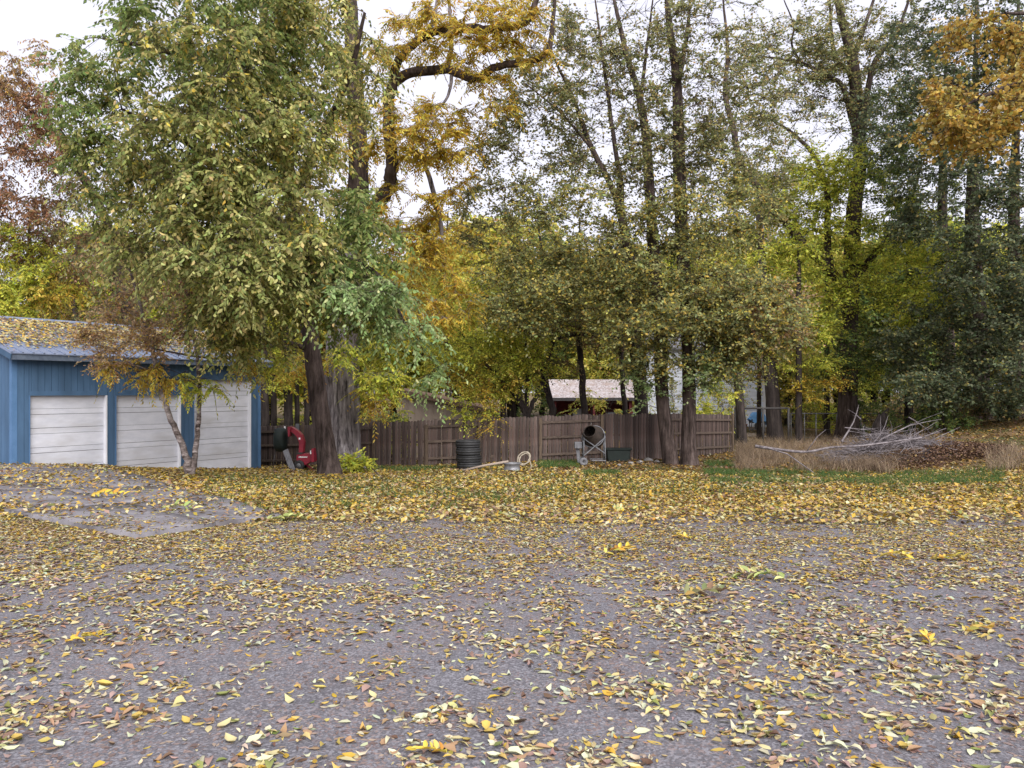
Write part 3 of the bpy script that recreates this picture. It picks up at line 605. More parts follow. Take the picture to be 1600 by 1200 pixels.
    t.stem([b] + pl((290, 712, 22.6), (278, 680, 22.6), (262, 640, 22.6), (247, 590, 22.6), (238, 545, 22.6), (225, 500, 22.5), (212, 450, 22.4), (190, 390, 22.3)), [.13, .095, .085, .075, .07, .06, .05, .04, .025], 12, wig=.14)
    t.stem([b] + pl((304, 712, 22.7), (309, 670, 22.7), (312, 620, 22.8), (308, 560, 22.8), (300, 505, 22.8), (298, 440, 22.8)), [.11, .08, .068, .06, .05, .04, .02], 12, wig=.14)
    t.crown([(190, 520, 60, 55, 22.2, .9, 22, 'pink'), (150, 565, 18, 15, 22.2, .4, 4, 'pink'), (250, 510, 60, 50, 22.5, 1, 18, 'pink'), (300, 480, 25, 45, 22.7, .6, 12, 'russet'), (190, 420, 60, 50, 22.3, 1, 12, 'pink')],
            leaf=.075, wr=.6, twigs=14, tl=(.35, .75), lv=14, droop=.3, six=False, jitter=.6, tr=.004)
    t.build('birch_tree', 'slender twin-stemmed birch with pale dark-banded bark before the garage doors', bark='bark_birch')
    # trees behind the garage
    b = rooted(205, 37); t = Tree(4, b)
    t.stem([b] + pl((200, 520, 36), (175, 380, 35), (150, 310, 34), (105, 240, 33), (60, 185, 32.5), (5, 130, 32)), [.32, .26, .2, .16, .12, .09, .04], 9, wig=.2)
    t.stem(pl((150, 310, 34), (100, 252, 33.5), (40, 252, 33)), [.1, .06, .03], 7, wig=.2)
    t.crown([(30, 240, 90, 120, 32.5, 2.5, 76, 'russet'), (40, 120, 60, 60, 32, 1.6, 26, 'pink', .8), (10, 340, 70, 80, 33, 2, 30, 'russet'), (140, 320, 80, 80, 33.5, 2.4, 34, 'dull'), (190, 420, 110, 90, 34.5, 2.4, 50, 'dull'), (90, 400, 60, 60, 34, 2, 14, 'russet')],
            leaf=.14, wr=.42, twigs=12, tl=(.5, 1.2), lv=13, droop=.6, seg=1)
    t.build('russet_tree', 'russet brown tree with hanging dead leaves behind the garage')
    b = rooted(40, 34); t = Tree(5, b); t.stem([b] + pl((45, 560, 34), (50, 440, 34), (45, 350, 34)), [.25, .2, .13, .05], 8, wig=.2)
    t.crown([(40, 420, 80, 70, 33.5, 1.8, 66, 'ygreen'), (20, 455, 80, 45, 33, 1.6, 40, 'ygreen'), (60, 460, 60, 40, 33, 1.6, 14, 'gold')], leaf=.15, wr=.35, twigs=12, tl=(.5, 1), lv=15, droop=.45)
    t.build('yellow_tree', 'bright yellow feathery tree rising behind the garage roof')
    for i, (px, Y, h, rx, py, ry, pal_, lab) in enumerate(((300, 41, 330, 100, 450, 110, 'dull', 'brownish tree behind the garage roof, between the birch stems'), (400, 44, 300, 110, 420, 150, 'woods', 'olive gold tree behind the right end of the garage'), (120, 46, 380, 110, 440, 90, 'dull', 'dull brown tree far behind the garage ridge'))):
        b = rooted(px, Y); t = Tree(60 + i, b); t.stem([b] + pl((px + 5, 560, Y), (px - 8, 450, Y), (px, h, Y)), [.3, .24, .15, .05], 8, wig=.2)
        t.crown([(px, py, rx, ry, Y, 3.2, 80, pal_), (px + 20, 570, rx * .9, 50, Y, 2.5, 24, 'gold')], leaf=.16, wr=.45, twigs=12, tl=(.5, 1.2), lv=13, droop=.35, seg=1)
        t.build('garden_tree', lab, bark='bark_dark')
    b = rooted(700, 46); t = Tree(65, b); t.stem([b] + pl((700, 560, 46), (694, 450, 46), (700, 330, 46)), [.22, .18, .12, .04], 8, wig=.2)
    t.crown([(695, 430, 70, 100, 46, 2.6, 70, 'gold'), (720, 540, 60, 50, 46, 2, 26, 'ygreen')], leaf=.17, wr=.45, twigs=12, tl=(.5, 1.2), lv=12, seg=1)
    t.build('garden_tree', 'golden tree standing behind the tan outbuilding', bark='bark_dark')
    # thin trees behind the fence left of the big trunk
    for i, (px, Y, r) in enumerate(((414, 39, .22), (427, 42, .17), (449, 40, .24), (463, 44, .15), (478, 41, .16))):
        b = rooted(px, Y); t = Tree(70 + i, b); t.stem([b] + pl((px + 1, 620, Y), (px - 3, 520, Y), (px + 4, 380, Y)), [r, r * .9, r * .7, r * .3], 9, wig=.15)
        t.crown([(px, 470, 45, 90, Y, 1.8, 22, 'ygreen'), (px + 8, 580, 22, 40, Y, 1, 6, 'ygreen')], leaf=.13, twigs=10, tl=(.4, .9), lv=12, seg=1)
        t.build('thin_tree', 'thin dark-stemmed tree behind the fence between garage and big trunk', bark='bark_dark', group='thin trees behind the fence by the garage')
    # the two trunks in front of the fence
    b = rooted(1050, 30.4); t = Tree(8, b)
    t.stem([b] + pl((1044, 695, 30.4), (1038, 650, 30.4), (1033, 600, 30.4), (1032, 530, 30.5), (1024, 430, 30.6), (1017, 330, 30.7), (1013, 265, 30.8), (1008, 205, 30.8), (998, 146, 30.8), (979, 85, 30.8), (955, -20, 30.8)), [.32, .27, .26, .26, .27, .24, .21, .19, .17, .14, .11, .05], 20, .08, flare=.18)
    t.stem(pl((1024, 430, 30.6), (985, 400, 30.4), (972, 340, 30.4), (955, 290, 30.4), (925, 233, 30.4), (892, 146, 30.4), (850, 60, 30.4)), [.16, .15, .14, .12, .1, .07, .03], 10, wig=.12)
    t.stem(pl((972, 340, 30.4), (970, 285, 30.6), (955, 190, 30.6), (942, 90, 30.6), (930, 0, 30.6)), [.12, .1, .08, .06, .03], 9, wig=.12)
    t.stem(pl((925, 233, 30.4), (880, 180, 30), (820, 130, 29.6)), [.06, .045, .02], 7, wig=.15)
    t.stem(pl((1000, 160, 30.8), (1010, 80, 31), (1020, 0, 31)), [.08, .06, .03], 7, wig=.15)
    t.crown([(980, 400, 140, 80, 29.8, 2.4, 120, 'grey'), (890, 350, 110, 90, 30.2, 2.6, 70, 'grey', .8), (850, 450, 90, 70, 30, 2.2, 66, 'grey'), (1030, 490, 120, 60, 29.4, 2, 80, 'grey'), (940, 180, 150, 140, 30.5, 3, 80, 'sparse', .6), (850, 230, 80, 100, 30, 2.4, 34, 'sparse', .6), (1010, 600, 30, 50, 30, .6, 9, 'palegreen', .7), (790, 460, 60, 70, 30.5, 2, 30, 'grey', .9), (950, 40, 150, 80, 30.5, 2.5, 44, 'sparse', .7), (900, 180, 150, 170, 30.4, 3, 60, 'bare', .7), (800, 240, 70, 150, 30.5, 2.5, 50, 'sparse', .7), (870, 90, 90, 100, 30.5, 2.5, 40, 'sparse', .7), (1010, 250, 140, 70, 30.4, 2.6, 50, 'sparse', .8), (740, 330, 50, 80, 31, 2, 24, 'sparse', .7), (1060, 570, 90, 35, 29.6, 1.2, 24, 'grey', .8), (1000, 120, 120, 140, 30.6, 3, 40, 'bare', .7)],
            leaf=.115, wr=.62, twigs=14, tl=(.45, 1.1), lv=11, droop=.15, jitter=.7, tr=.011, seg=1)
    t.build('yard_tree', 'forked tree with grey green leaves growing just before the picket fence', bark='bark')
    b = rooted(1077, 30.2); t = Tree(9, b)
    t.stem([b] + pl((1076, 690, 30.2), (1077, 640, 30.2), (1076, 570, 30.2), (1072, 480, 30.2), (1066, 380, 30.2), (1062, 280, 30.2), (1060, 200, 30.2), (1057, 120, 30.2), (1046, 40, 30.2), (1040, -40, 30.2)), [.36, .27, .26, .25, .25, .25, .24, .22, .17, .13, .08], 20, .06, flare=.2)
    t.stem(pl((1060, 130, 30.2), (1072, 60, 30), (1082, -30, 30)), [.1, .07, .04], 8, wig=.12)
    t.stem(pl((1070, 450, 30.2), (1110, 430, 29.6), (1160, 460, 29)), [.08, .05, .02], 7, wig=.15)
    t.crown([(1120, 470, 110, 65, 29.2, 2, 90, 'grey'), (1180, 510, 80, 55, 29, 1.8, 66, 'grey'), (1090, 350, 100, 70, 29.6, 2, 60, 'grey', .8), (1090, 110, 120, 120, 30, 2.6, 64, 'sparse', .65), (1100, 570, 50, 35, 29.6, 1, 14, 'palegreen', .7), (1200, 500, 60, 60, 29, 1.6, 30, 'pink', .7), (1050, 200, 80, 80, 30, 2, 24, 'sparse', .7), (1100, 150, 100, 170, 30, 2.6, 50, 'bare', .7), (1170, 230, 80, 130, 30, 2.4, 50, 'sparse', .7), (1130, 320, 90, 60, 29.8, 2, 30, 'grey', .8), (1140, 570, 60, 35, 29.4, 1.2, 22, 'grey', .8)],
            leaf=.115, wr=.62, twigs=14, tl=(.45, 1.1), lv=11, droop=.15, jitter=.7, tr=.011, seg=1)
    t.build('yard_tree', 'straight single trunk with grey bark beside the forked tree at the fence', bark='bark')
    # behind the fence: stems between x 800 and 1010
    b = rooted(1003, 35.5); t = Tree(10, b)
    t.stem([b] + pl((1002, 640, 35.5), (998, 580, 35.5), (992, 520, 35.5), (984, 440, 35.5), (975, 360, 35.5), (965, 280, 35.5)), [.34, .3, .3, .34, .3, .2, .08], 14, .05)
    t.stem(pl((990, 515, 35.5), (960, 527, 35), (915, 522, 34.6), (870, 530, 34.2), (835, 560, 34)), [.12, .1, .09, .07, .03], 8, wig=.15)
    t.crown([(890, 500, 90, 50, 34.5, 2, 34, 'dull'), (960, 460, 80, 60, 35, 2, 34, 'grey'), (860, 560, 60, 40, 34, 1.4, 16, 'dull', .8)], leaf=.11, wr=.55, twigs=11, tl=(.5, 1), lv=12)
    t.build('neighbour_tree', 'thick dark trunk behind the fence with a long arching side limb', bark='bark_dark')
    for i, (px, Y, r, kx, lab) in enumerate(((913, 36.5, .17, -8, 'dark crooked stem behind the fence in front of the pale shed roof'), (976, 37, .13, -6, 'thin dark stem behind the fence at the red end of the shed'), (862, 36, .17, -22, 'leaning dark trunk behind the fence right of the yellow bush'))):
        b = rooted(px, Y); t = Tree(80 + i, b); t.stem([b] + pl((px, 640, Y), (px + kx * .6, 580, Y), (px + kx, 520, Y), (px + kx * .5, 450, Y), (px + kx, 340, Y)), [r, r * .95, r * .9, r * .8, r * .6, r * .2], 10, wig=.2)
        t.crown([(px + kx, 440, 60, 80, Y, 2, 30, 'woods'), (px + kx * 2, 510, 55, 40, Y, 1.6, 14, 'dull')], leaf=.12, wr=.5, twigs=11, tl=(.5, 1), lv=12, seg=1)
        t.build('neighbour_tree', lab, bark='bark_dark')
    b = rooted(822, 34); t = Tree(12, b)
    for q in (((822, 660, 34), (812, 610, 34), (802, 560, 33.8), (780, 500, 33.5)), ((822, 655, 34), (824, 590, 34), (820, 520, 34), (815, 440, 34)), ((823, 655, 34), (840, 615, 34), (852, 580, 33.8), (870, 520, 33.6)), ((820, 650, 34), (790, 600, 33.5), (750, 560, 33), (720, 520, 33))): t.stem([b] + pl(*q), [.14, .11, .09, .06, .03], 8, wig=.2)
    t.crown([(735, 545, 80, 65, 32.6, 2.0, 74, 'ygreen'), (790, 570, 60, 50, 32.8, 1.6, 38, 'ygreen'), (765, 590, 60, 45, 32.3, 1.2, 26, 'gold', .7), (740, 635, 35, 28, 31.9, .6, 10, 'ygreen'), (755, 660, 18, 18, 31, .2, 3, 'gold', .7), (700, 470, 60, 50, 34, 2, 26, 'ygreen'), (790, 480, 60, 60, 34, 2, 36, 'ygreen'), (840, 540, 60, 50, 33.5, 2, 30, 'ygreen', .8)],
            leaf=.10, wr=.5, twigs=12, tl=(.4, .9), lv=13, droop=.3)
    t.build('bushy_tree', 'many-stemmed yellow green bushy tree hanging over the picket fence', bark='bark_dark')
    # right-hand woods
    b = rooted(1324, 46); t = Tree(13, b)
    t.stem([b] + pl((1324, 640, 46), (1326, 560, 46), (1328, 470, 46), (1331, 400, 46), (1335, 320, 46), (1344, 250, 46), (1339, 180, 46), (1333, 100, 46), (1313, 20, 46), (1305, -40, 46)), [.75, .55, .52, .48, .44, .42, .38, .36, .32, .22, .14], 22, .07, flare=.3)
    t.stem(pl((1326, 462, 46), (1296, 422, 45.5), (1258, 383, 45), (1217, 333, 44.5), (1180, 288, 44), (1156, 250, 44), (1146, 200, 44), (1133, 146, 44), (1137, 80, 44), (1130, 0, 44)), [.3, .27, .24, .22, .2, .18, .16, .14, .1, .05], 12, wig=.08)
    t.stem(pl((1298, 424, 45.5), (1293, 370, 45.5), (1292, 300, 45.5), (1272, 244, 45.5), (1233, 204, 45.5), (1183, 175, 45.5)), [.2, .18, .16, .12, .09, .04], 10, wig=.1)
    t.stem(pl((1344, 250, 46), (1318, 140, 45.5), (1290, 118, 45.5), (1250, 98, 45.5), (1192, 88, 45.5)), [.16, .14, .13, .1, .04], 10, wig=.1)
    t.stem(pl((1250, 98, 45.5), (1237, 70, 45.5), (1240, 40, 45.5), (1225, 0, 45.5)), [.08, .06, .05, .03], 8, wig=.15)
    t.stem(pl((1337, 120, 46), (1304, 83, 46), (1296, 0, 46)), [.16, .12, .07], 8, wig=.1)
    t.stem(pl((1333, 95, 46), (1348, 50, 46), (1365, 0, 46)), [.16, .12, .08], 8, wig=.1)
    t.stem(pl((1344, 240, 46), (1362, 110, 45), (1400, 54, 45), (1420, 0, 45)), [.2, .16, .12, .07], 9, wig=.1)
    t.stem(pl((1330, 440, 46), (1358, 408, 45.5), (1400, 354, 45), (1427, 300, 45), (1440, 250, 45)), [.22, .18, .15, .11, .05], 10, wig=.1)
    t.crown([(1240, 400, 90, 90, 45, 3, 90, 'ygreen'), (1270, 310, 80, 70, 45, 2.6, 50, 'ygreen', .9), (1400, 390, 60, 90, 45, 3, 70, 'ygreen'), (1230, 130, 110, 120, 45, 3, 70, 'sparse', .6), (1350, 90, 120, 100, 45.5, 3, 100, 'sparse', .8), (1160, 300, 70, 130, 44.5, 2.5, 50, 'sparse', .7), (1330, 560, 70, 50, 45, 2.4, 40, 'mid'), (1270, 480, 70, 50, 45, 2.6, 50, 'ygreen'), (1330, 300, 90, 80, 45, 3, 50, 'ygreen', .8), (1400, 200, 60, 90, 45, 3, 50, 'mid', .9), (1220, 170, 110, 140, 45, 3, 60, 'bare', .7), (1260, 60, 120, 70, 45, 3, 40, 'sparse', .8), (1210, 290, 80, 60, 45, 2.6, 40, 'ygreen', .8), (1360, 120, 90, 120, 45, 3, 40, 'bare', .7)],
            leaf=.16, wr=.55, twigs=14, tl=(.6, 1.4), lv=11, droop=.2, seg=1, tr=.014)
    t.build('wood_tree', 'tall tree with one long limb sweeping out beyond the brush pile')
    for i, (px, Y, r, top, lab, es) in enumerate((
        (1212, 44, .40, 300, 'stout dark trunk right of the blue covered barbecue', [(1190, 420, 80, 80, 44, 2.6, 44, 'ygreen'), (1210, 530, 60, 45, 43.5, 2, 24, 'pink'), (1190, 300, 60, 80, 44, 2.4, 18, 'sparse', .6)]),
        (1160, 41, .24, 420, 'leaning dark trunk at the end post of the picket fence', [(1130, 480, 60, 60, 41, 2, 30, 'woods'), (1120, 590, 45, 30, 40, 1.2, 12, 'ygreen')]),
        (1186, 46, .13, 420, 'thin stem standing before the blue covered barbecue', [(1180, 560, 40, 40, 46, 1.6, 14, 'pink')]),
        (1248, 43, .18, 380, 'slim dark trunk by the pipe fence behind the dry grass', [(1255, 540, 60, 55, 43, 2, 34, 'ygreen'), (1270, 600, 45, 30, 43, 1.4, 14, 'gold')]),
        (1292, 49, .18, 380, 'slim trunk deep behind the pipe fence', [(1290, 560, 60, 60, 49, 2, 34, 'woods')]),
        (1420, 45, .24, 330, 'straight dark trunk behind the brush pile', [(1410, 540, 55, 60, 44, 2, 40, 'mid'), (1440, 440, 60, 80, 45, 2.6, 40, 'mid'), (1390, 600, 40, 25, 43.5, 1.5, 14, 'ygreen')]))):
        b = rooted(px, Y); t = Tree(90 + i, b); k = -14 if px in (1160, 1212) else 0
        t.stem([b] + pl((px + k * .2, 650, Y), (px + k * .6, 580, Y), (px + k, 520, Y), (px + k * 1.5, 430, Y), (px + k * 2, top, Y)), [r * 1.1, r, r * .9, r * .85, r * .7, r * .3], 14, .05, flare=.25)
        t.crown(es, leaf=.13, wr=.52, twigs=12, tl=(.5, 1.1), lv=12, droop=.25, seg=1)
        t.build('wood_tree', lab, bark='bark_dark')
    for i, (px, Y, r, top, lab, es) in enumerate((
        (1527, 42, .64, -40, 'thick trunk under the dark green foliage behind the leaf pile', [(1500, 320, 100, 130, 38, 3, 140, 'dark'), (1540, 480, 80, 90, 37, 2.6, 100, 'dark'), (1430, 190, 90, 90, 39, 2.6, 100, 'dark'), (1470, 60, 100, 80, 40, 2.6, 80, 'dark', .9), (1560, 580, 50, 50, 36, 2, 40, 'dark'), (1560, 100, 80, 120, 39, 2.4, 90, 'dark')]),
        (1480, 45, .5, 60, 'dark trunk between the brush pile and the thick trunk', [(1440, 540, 70, 70, 40, 2.4, 80, 'dark'), (1440, 430, 70, 90, 41, 2.4, 90, 'ygreen'), (1470, 200, 60, 120, 43, 2.4, 50, 'mid'), (1440, 610, 50, 28, 37, 1.4, 22, 'dark'), (1490, 590, 40, 35, 37, 1.4, 16, 'dark'), (1400, 300, 60, 60, 42, 2.4, 34, 'mid')]),
        (1592, 40, .5, -40, 'dark trunk at the far side of the thick trunk under deep shade', [(1590, 380, 60, 140, 37, 2.4, 90, 'dark'), (1600, 560, 50, 90, 36, 2.2, 60, 'dark'), (1600, 120, 60, 130, 38, 2.4, 70, 'dark'), (1640, 250, 80, 150, 37, 2.6, 50, 'dark'), (1660, 500, 60, 140, 36, 2.6, 40, 'dark')]))):
        b = rooted(px, Y); t = Tree(100 + i, b); t.stem([b] + pl((px, 600, Y), (px - 2, 500, Y), (px - 8, 350, Y), (px - 4, 180, Y), (px, top, Y)), [r * 1.05, r * .95, r * .8, r * .55, r * .3, r * .1], 22, .08, flare=.15)
        t.crown(es, leaf=.145, wr=.62, twigs=11, tl=(.5, 1.1), lv=10, droop=.2, seg=1, jitter=.6)
        t.build('dark_tree', lab, bark='bark')
    b = rooted(1790, 17); t = Tree(14, b)
    t.stem([b] + pl((1780, 500, 17), (1770, 250, 16.8), (1750, 50, 16.5), (1740, -150, 16.5)), [.3, .26, .22, .16, .08], 12, wig=.1)
    t.stem(pl((1772, 300, 16.8), (1690, 190, 15.5), (1610, 130, 14.5), (1540, 150, 14), (1480, 180, 13.8)), [.1, .07, .05, .03, .012], 8, wig=.15)
    t.stem(pl((1755, 100, 16.5), (1660, 30, 15), (1570, 20, 14)), [.09, .06, .02], 8, wig=.15)
    t.crown([(1530, 170, 80, 60, 14, .8, 24, 'orange'), (1465, 195, 50, 25, 13.8, .5, 9, 'orange'), (1550, 50, 60, 40, 14, .8, 12, 'orange'), (1600, 130, 40, 80, 14.3, .8, 12, 'orange'), (1520, 225, 25, 12, 13.8, .3, 3, 'orange'), (1680, 120, 70, 120, 15, 1, 14, 'orange')],
            leaf=.075, wr=.85, twigs=11, tl=(.25, .6), lv=10, droop=.3, six=True, jitter=.8)
    t.build('maple_tree', 'orange leaved maple reaching in over the dark green trees')
    # wood far behind: shared crowns, each tree its own object
    protos = []
    for k, pn in enumerate(('woods', 'ygreen', 'dull', 'mid')):
        t = Tree(200 + k, (0, 0, 0)); rg = t.rg
        t.stem([(0, 0, -.3), (.1, 0, 3), (-.15, .1, 6.5), (.1, 0, 11)], [.24, .2, .14, .04], 8, wig=.3)
        t.stem([(.0, 0, 4), (1, .3, 6), (1.6, .2, 8)], [.1, .07, .03], 6, wig=.3); t.stem([(0, 0, 5), (-1.1, -.3, 7), (-1.8, 0, 8.5)], [.1, .07, .03], 6, wig=.3)
        # ellipsoids in metres, via P at unit scale
        def E(x, y, z, rx, rd, rz, n, p): Y = 1250.; return (x * 1 + 800, HZ - (z - EYE), rx, rz, Y, rd, n, p)
        es = [E(0, 0, 8, 2.8, 2.6, 3.4, 95, pn), E(.8, 0, 5, 2.6, 2.4, 1.8, 48, 'woods'), E(-1.0, 0, 3.0, 2.2, 2, 1.4, 24, pn)]
        gzs = globals()['gz']; 
        off = np.array([0, 1250., 0]); t.nodes = [q + off for q in t.nodes]; 
        globals()['gz'] = lambda x, y: np.full(np.shape(x), 0.0)
        t.crown(es, leaf=.21, wr=.58, twigs=12, tl=(.6, 1.4), lv=11, droop=.25, seg=1)
        globals()['gz'] = gzs
        # wood added by crown() sits at the offset: bring everything home
        wv = [v if abs(v[:, 1].mean()) < 600 else v - off for v in t.wv]
        protos.append((np_mesh('trunk', np.vstack(wv), [np.vstack(t.wq), np.vstack(t.wt)], M['bark_dark'], smooth=True), np_mesh('crown', np.vstack(t.lv) - off, [np.vstack(t.lq)], M['leaf'], np.vstack(t.lc))))
    rg = R(77); names = ['yellow brown', 'yellow green', 'dull brown', 'mid green']
    spots = []
    for row, (Y, step) in enumerate(((54, 82), (64, 66), (78, 52))):
        for px in np.arange(-260, 1900, step): spots.append((px + rg.uniform(-25, 25), Y + rg.uniform(-3, 4), row))
    for px, Y, row in spots:
        if 960 < px < 1230 and Y < 64: Y += 11
        if 600 < px < 700 and Y < 52: continue
        hgt = 12 * rg.uniform(.85, 1.1)
        if 690 < px < 1380: hgt = (rg.uniform(9, 12) if row == 0 else rg.uniform(13, 18) * (Y / 70)) + (3.0 if px < 830 else 0)
        elif px > 1380: hgt = rg.uniform(13, 18)
        elif px < 110: hgt = rg.uniform(8, 11) * (Y / 62)
        else: hgt = rg.uniform(12, 17)
        k = int(rg.choice(4, p=[.35, .35, .12, .18])); x = (px - 800) / F * Y; z = g1(x, Y)
        o = empty('woodland_tree', (x, Y, z), '%s tree in the distant woodland behind the yard' % names[k], 'tree', 'distant %s woodland trees' % names[k])
        sc = hgt / 12; o.scale = (sc * rg.uniform(.9, 1.25), sc * rg.uniform(.9, 1.2), sc); o.rotation_euler = (0, 0, rg.uniform(0, 6.28))
        link('trunk', protos[k][0], o); link('crown', protos[k][1], o)
build_trees()

# shrubs behind the fence and in the woods
def shrub(px, Y, w_, h, pal_, n, label, seed, leaf=.11, group=None):
    b = rooted(px, Y, .05); t = Tree(seed, b)
    for k in range(4): a = t.rg.uniform(-.6, .6, 2); t.stem([b, b + [a[0] * .4 * w_, a[1] * .4 * w_, h * .4], b + [a[0] * w_, a[1] * w_, h * .8]], [.03, .02, .01], 5)
    c = b + [0, 0, h * .55]; py = HZ - (c[2] - EYE) * F / Y
    t.crown([(px, py, w_ * F / Y, h * .5 * F / Y, Y, w_ * .8, n, pal_)], leaf=leaf, wr=.5, twigs=10, tl=(.3, .7), lv=11, seg=1, droop=.2)
    return t.build('shrub', label, 'shrub', 'bark_dark', group)
shrub(610, 36, 1.0, 2.3, 'green', 22, 'dark green shrub behind the fence left of the tan outbuilding', 301)
shrub(835, 37.5, 1.6, 2.6, 'mid', 34, 'green shrub behind the fence below the leaning dark trunk', 302)
shrub(1105, 40, 1.5, 2.5, 'ygreen', 34, 'yellow green shrub behind the last panel of the picket fence', 303)
shrub(1240, 52, 2.2, 3.2, 'woods', 40, 'yellowish shrub beside the white house wall', 304)
shrub(1310, 52, 2.2, 3.4, 'ygreen', 40, 'bright yellow green shrub behind the stout right-hand trunks', 305)
shrub(1385, 56, 2.5, 3.0, 'dull', 40, 'brown shrub far behind the brush pile', 306)
shrub(1460, 52, 2.4, 2.8, 'dull', 36, 'brown thicket behind the dark trunk by the brush', 307)
shrub(1570, 50, 2.8, 3.2, 'mid', 40, 'green thicket in the shade of the thick dark trunks', 308)
shrub(553, 27.2, .45, .55, 'ygreen', 12, 'small yellow sapling at the foot of the leaning tree', 309, .13)
shrub(450, 46, 1.8, 2.0, 'ygreen', 26, 'yellow bush behind the fence beside the garage', 310)
shrub(390, 44, 1.8, 3.0, 'ygreen', 30, 'yellow bush hidden behind the garage corner', 311)
shrub(740, 40, 2.0, 2.6, 'woods', 26, 'loose bush behind the fence at the tan wall', 312)

shrub(600, 35, 1.5, 2.6, 'ygreen', 30, 'yellow green bush behind the fence covering the left of the tan outbuilding', 313)
shrub(1060, 44, 1.6, 3.6, 'grey', 30, 'grey green bush between the yard trunks and the white house', 314)
shrub(1135, 46, 1.6, 4.4, 'woods', 44, 'tall yellowish bush against the white house wall', 315)
shrub(930, 40, 1.4, 3.4, 'woods', 20, 'loose yellowish bush beyond the fence before the pale shed roof', 316)
for _i, (_px, _Y, _w5, _h5, _p5) in enumerate(((1250, 56, 2.2, 2.0, 'dull'), (1300, 58, 2.2, 2.4, 'woods'), (1345, 54, 2, 1.6, 'dull'), (1395, 50, 1.6, 1.5, 'dull'), (1440, 50, 1.8, 1.8, 'dull'), (1500, 50, 2.2, 1.8, 'dull'), (1560, 56, 2.6, 2.4, 'dark'), (1625, 50, 2.6, 2.6, 'dark'), (1420, 42, 1.6, 1.5, 'mid'), (1470, 44, 1.8, 1.8, 'dark'), (1545, 46, 2, 1.8, 'dark'), (1350, 47, 1.5, 2.2, 'mid'), (1290, 50, 1.8, 2.6, 'ygreen'), (1475, 37, 1.3, 1.3, 'mid'), (1560, 39, 1.5, 1.5, 'dark'), (1620, 37, 1.6, 1.8, 'mid'), (1500, 40, 1.4, 1.3, 'dull'), (1470, 58, 2.6, 3, 'mid'), (1400, 60, 2.6, 3.2, 'woods'))):
    shrub(_px, _Y, _w5, _h5, _p5, 22, 'low undergrowth bush on the shaded floor of the wood', 330 + _i, .13, 'undergrowth bushes in the wood')
# ------------------------------------------------------------------ things in the yard
def tyre(c, label, rot=0):
    prof = [(.20, -.075), (.235, -.095), (.29, -.10), (.325, -.085), (.335, -.05), (.327, -.045), (.327, -.03), (.337, -.025), (.337, .025), (.327, .03), (.327, .045), (.335, .05), (.325, .085), (.29, .10), (.235, .095), (.20, .075), (.185, .05), (.25, .07), (.30, .0), (.25, -.07), (.185, -.05)]
    sc = 1.35; b = MB(); b.lathe([(r * sc, z * sc * .98) for r, z in prof], Matrix.Translation(Vector(c)) @ Matrix.Rotation(rot, 4, 'X'), 40, True)
    o = b.build('tyre', M['rubber'], None, smooth=True, origin=c); tag(o, label, 'tyre', 'stacked tyres at the fence'); return o
# 4 tyres
tb = ground_at(731, 735); H = .262
for k, (dx, dy, lab) in enumerate(((.03, 0, 'black tyre at the bottom of the stack by the fence'), (0, .02, 'black tyre second from the ground in the stack'), (-.01, -.01, 'black tyre second from the top of the stack'), (-.02, 0, 'black tyre on top of the stack by the fence'))):
    tyre((tb[0] + dx, tb[1] + .5 + dy, g1(tb[0], tb[1] + .5) + .02 + H / 2 + k * (H - .004)), lab, .004 * (k - 1))
# steel wheel rim, pole, rope coil
p = ground_at(800, 735); zc = p[2]
b = MB(); b.lathe([(.30, 0), (.31, .02), (.27, .05), (.26, .12), (.27, .2), (.31, .24), (.30, .26), (.24, .24), (.22, .15), (.06, .12), (.06, .08), (.22, .1), (.25, .02)], Matrix.Translation(Vector((p[0], p[1], zc + .01))), 32, True)
rim = tag(b.build('wheel_rim', M['steel'], None, True, origin=(p[0], p[1], zc + .01)), 'grey steel wheel rim lying flat near the rope coil', 'wheel rim')
q = ground_at(722, 737); q2 = np.array([p[0] - .12, p[1] + .06, zc + .30])
b = MB(); b.tube([q + [0, 0, .03], (q + q2) / 2 + [0, 0, .04], q2], [.04, .042, .045], 8)
tag(b.build('wooden_pole', M['pole'], None, True, origin=q), 'pale wooden pole leaning from the ground up onto the wheel rim', 'pole')
cc = np.array([p[0] + .42, p[1] + .25, zc + .42]); pts = []
for i in range(150):
    a = i / 150 * 2 * math.pi * 5; r = .19 + .035 * math.sin(i * .11) + .004 * (i % 7); pts.append(cc + [r * math.cos(a) * .98, .03 * math.sin(i * .37) + .05 * math.sin(a), r * math.sin(a) * .95 + .05 * math.cos(a) - .04])
pts.append(cc + [.25, 0, -.3]); pts.append(np.array([cc[0] + .2, cc[1] - .05, zc + .03]))
tag(MB().tube(pts, .018, 6).build('rope_coil', M['rope'], None, True, origin=(cc[0], cc[1], zc)), 'pale coil of rope propped upright beside the wheel rim', 'rope')

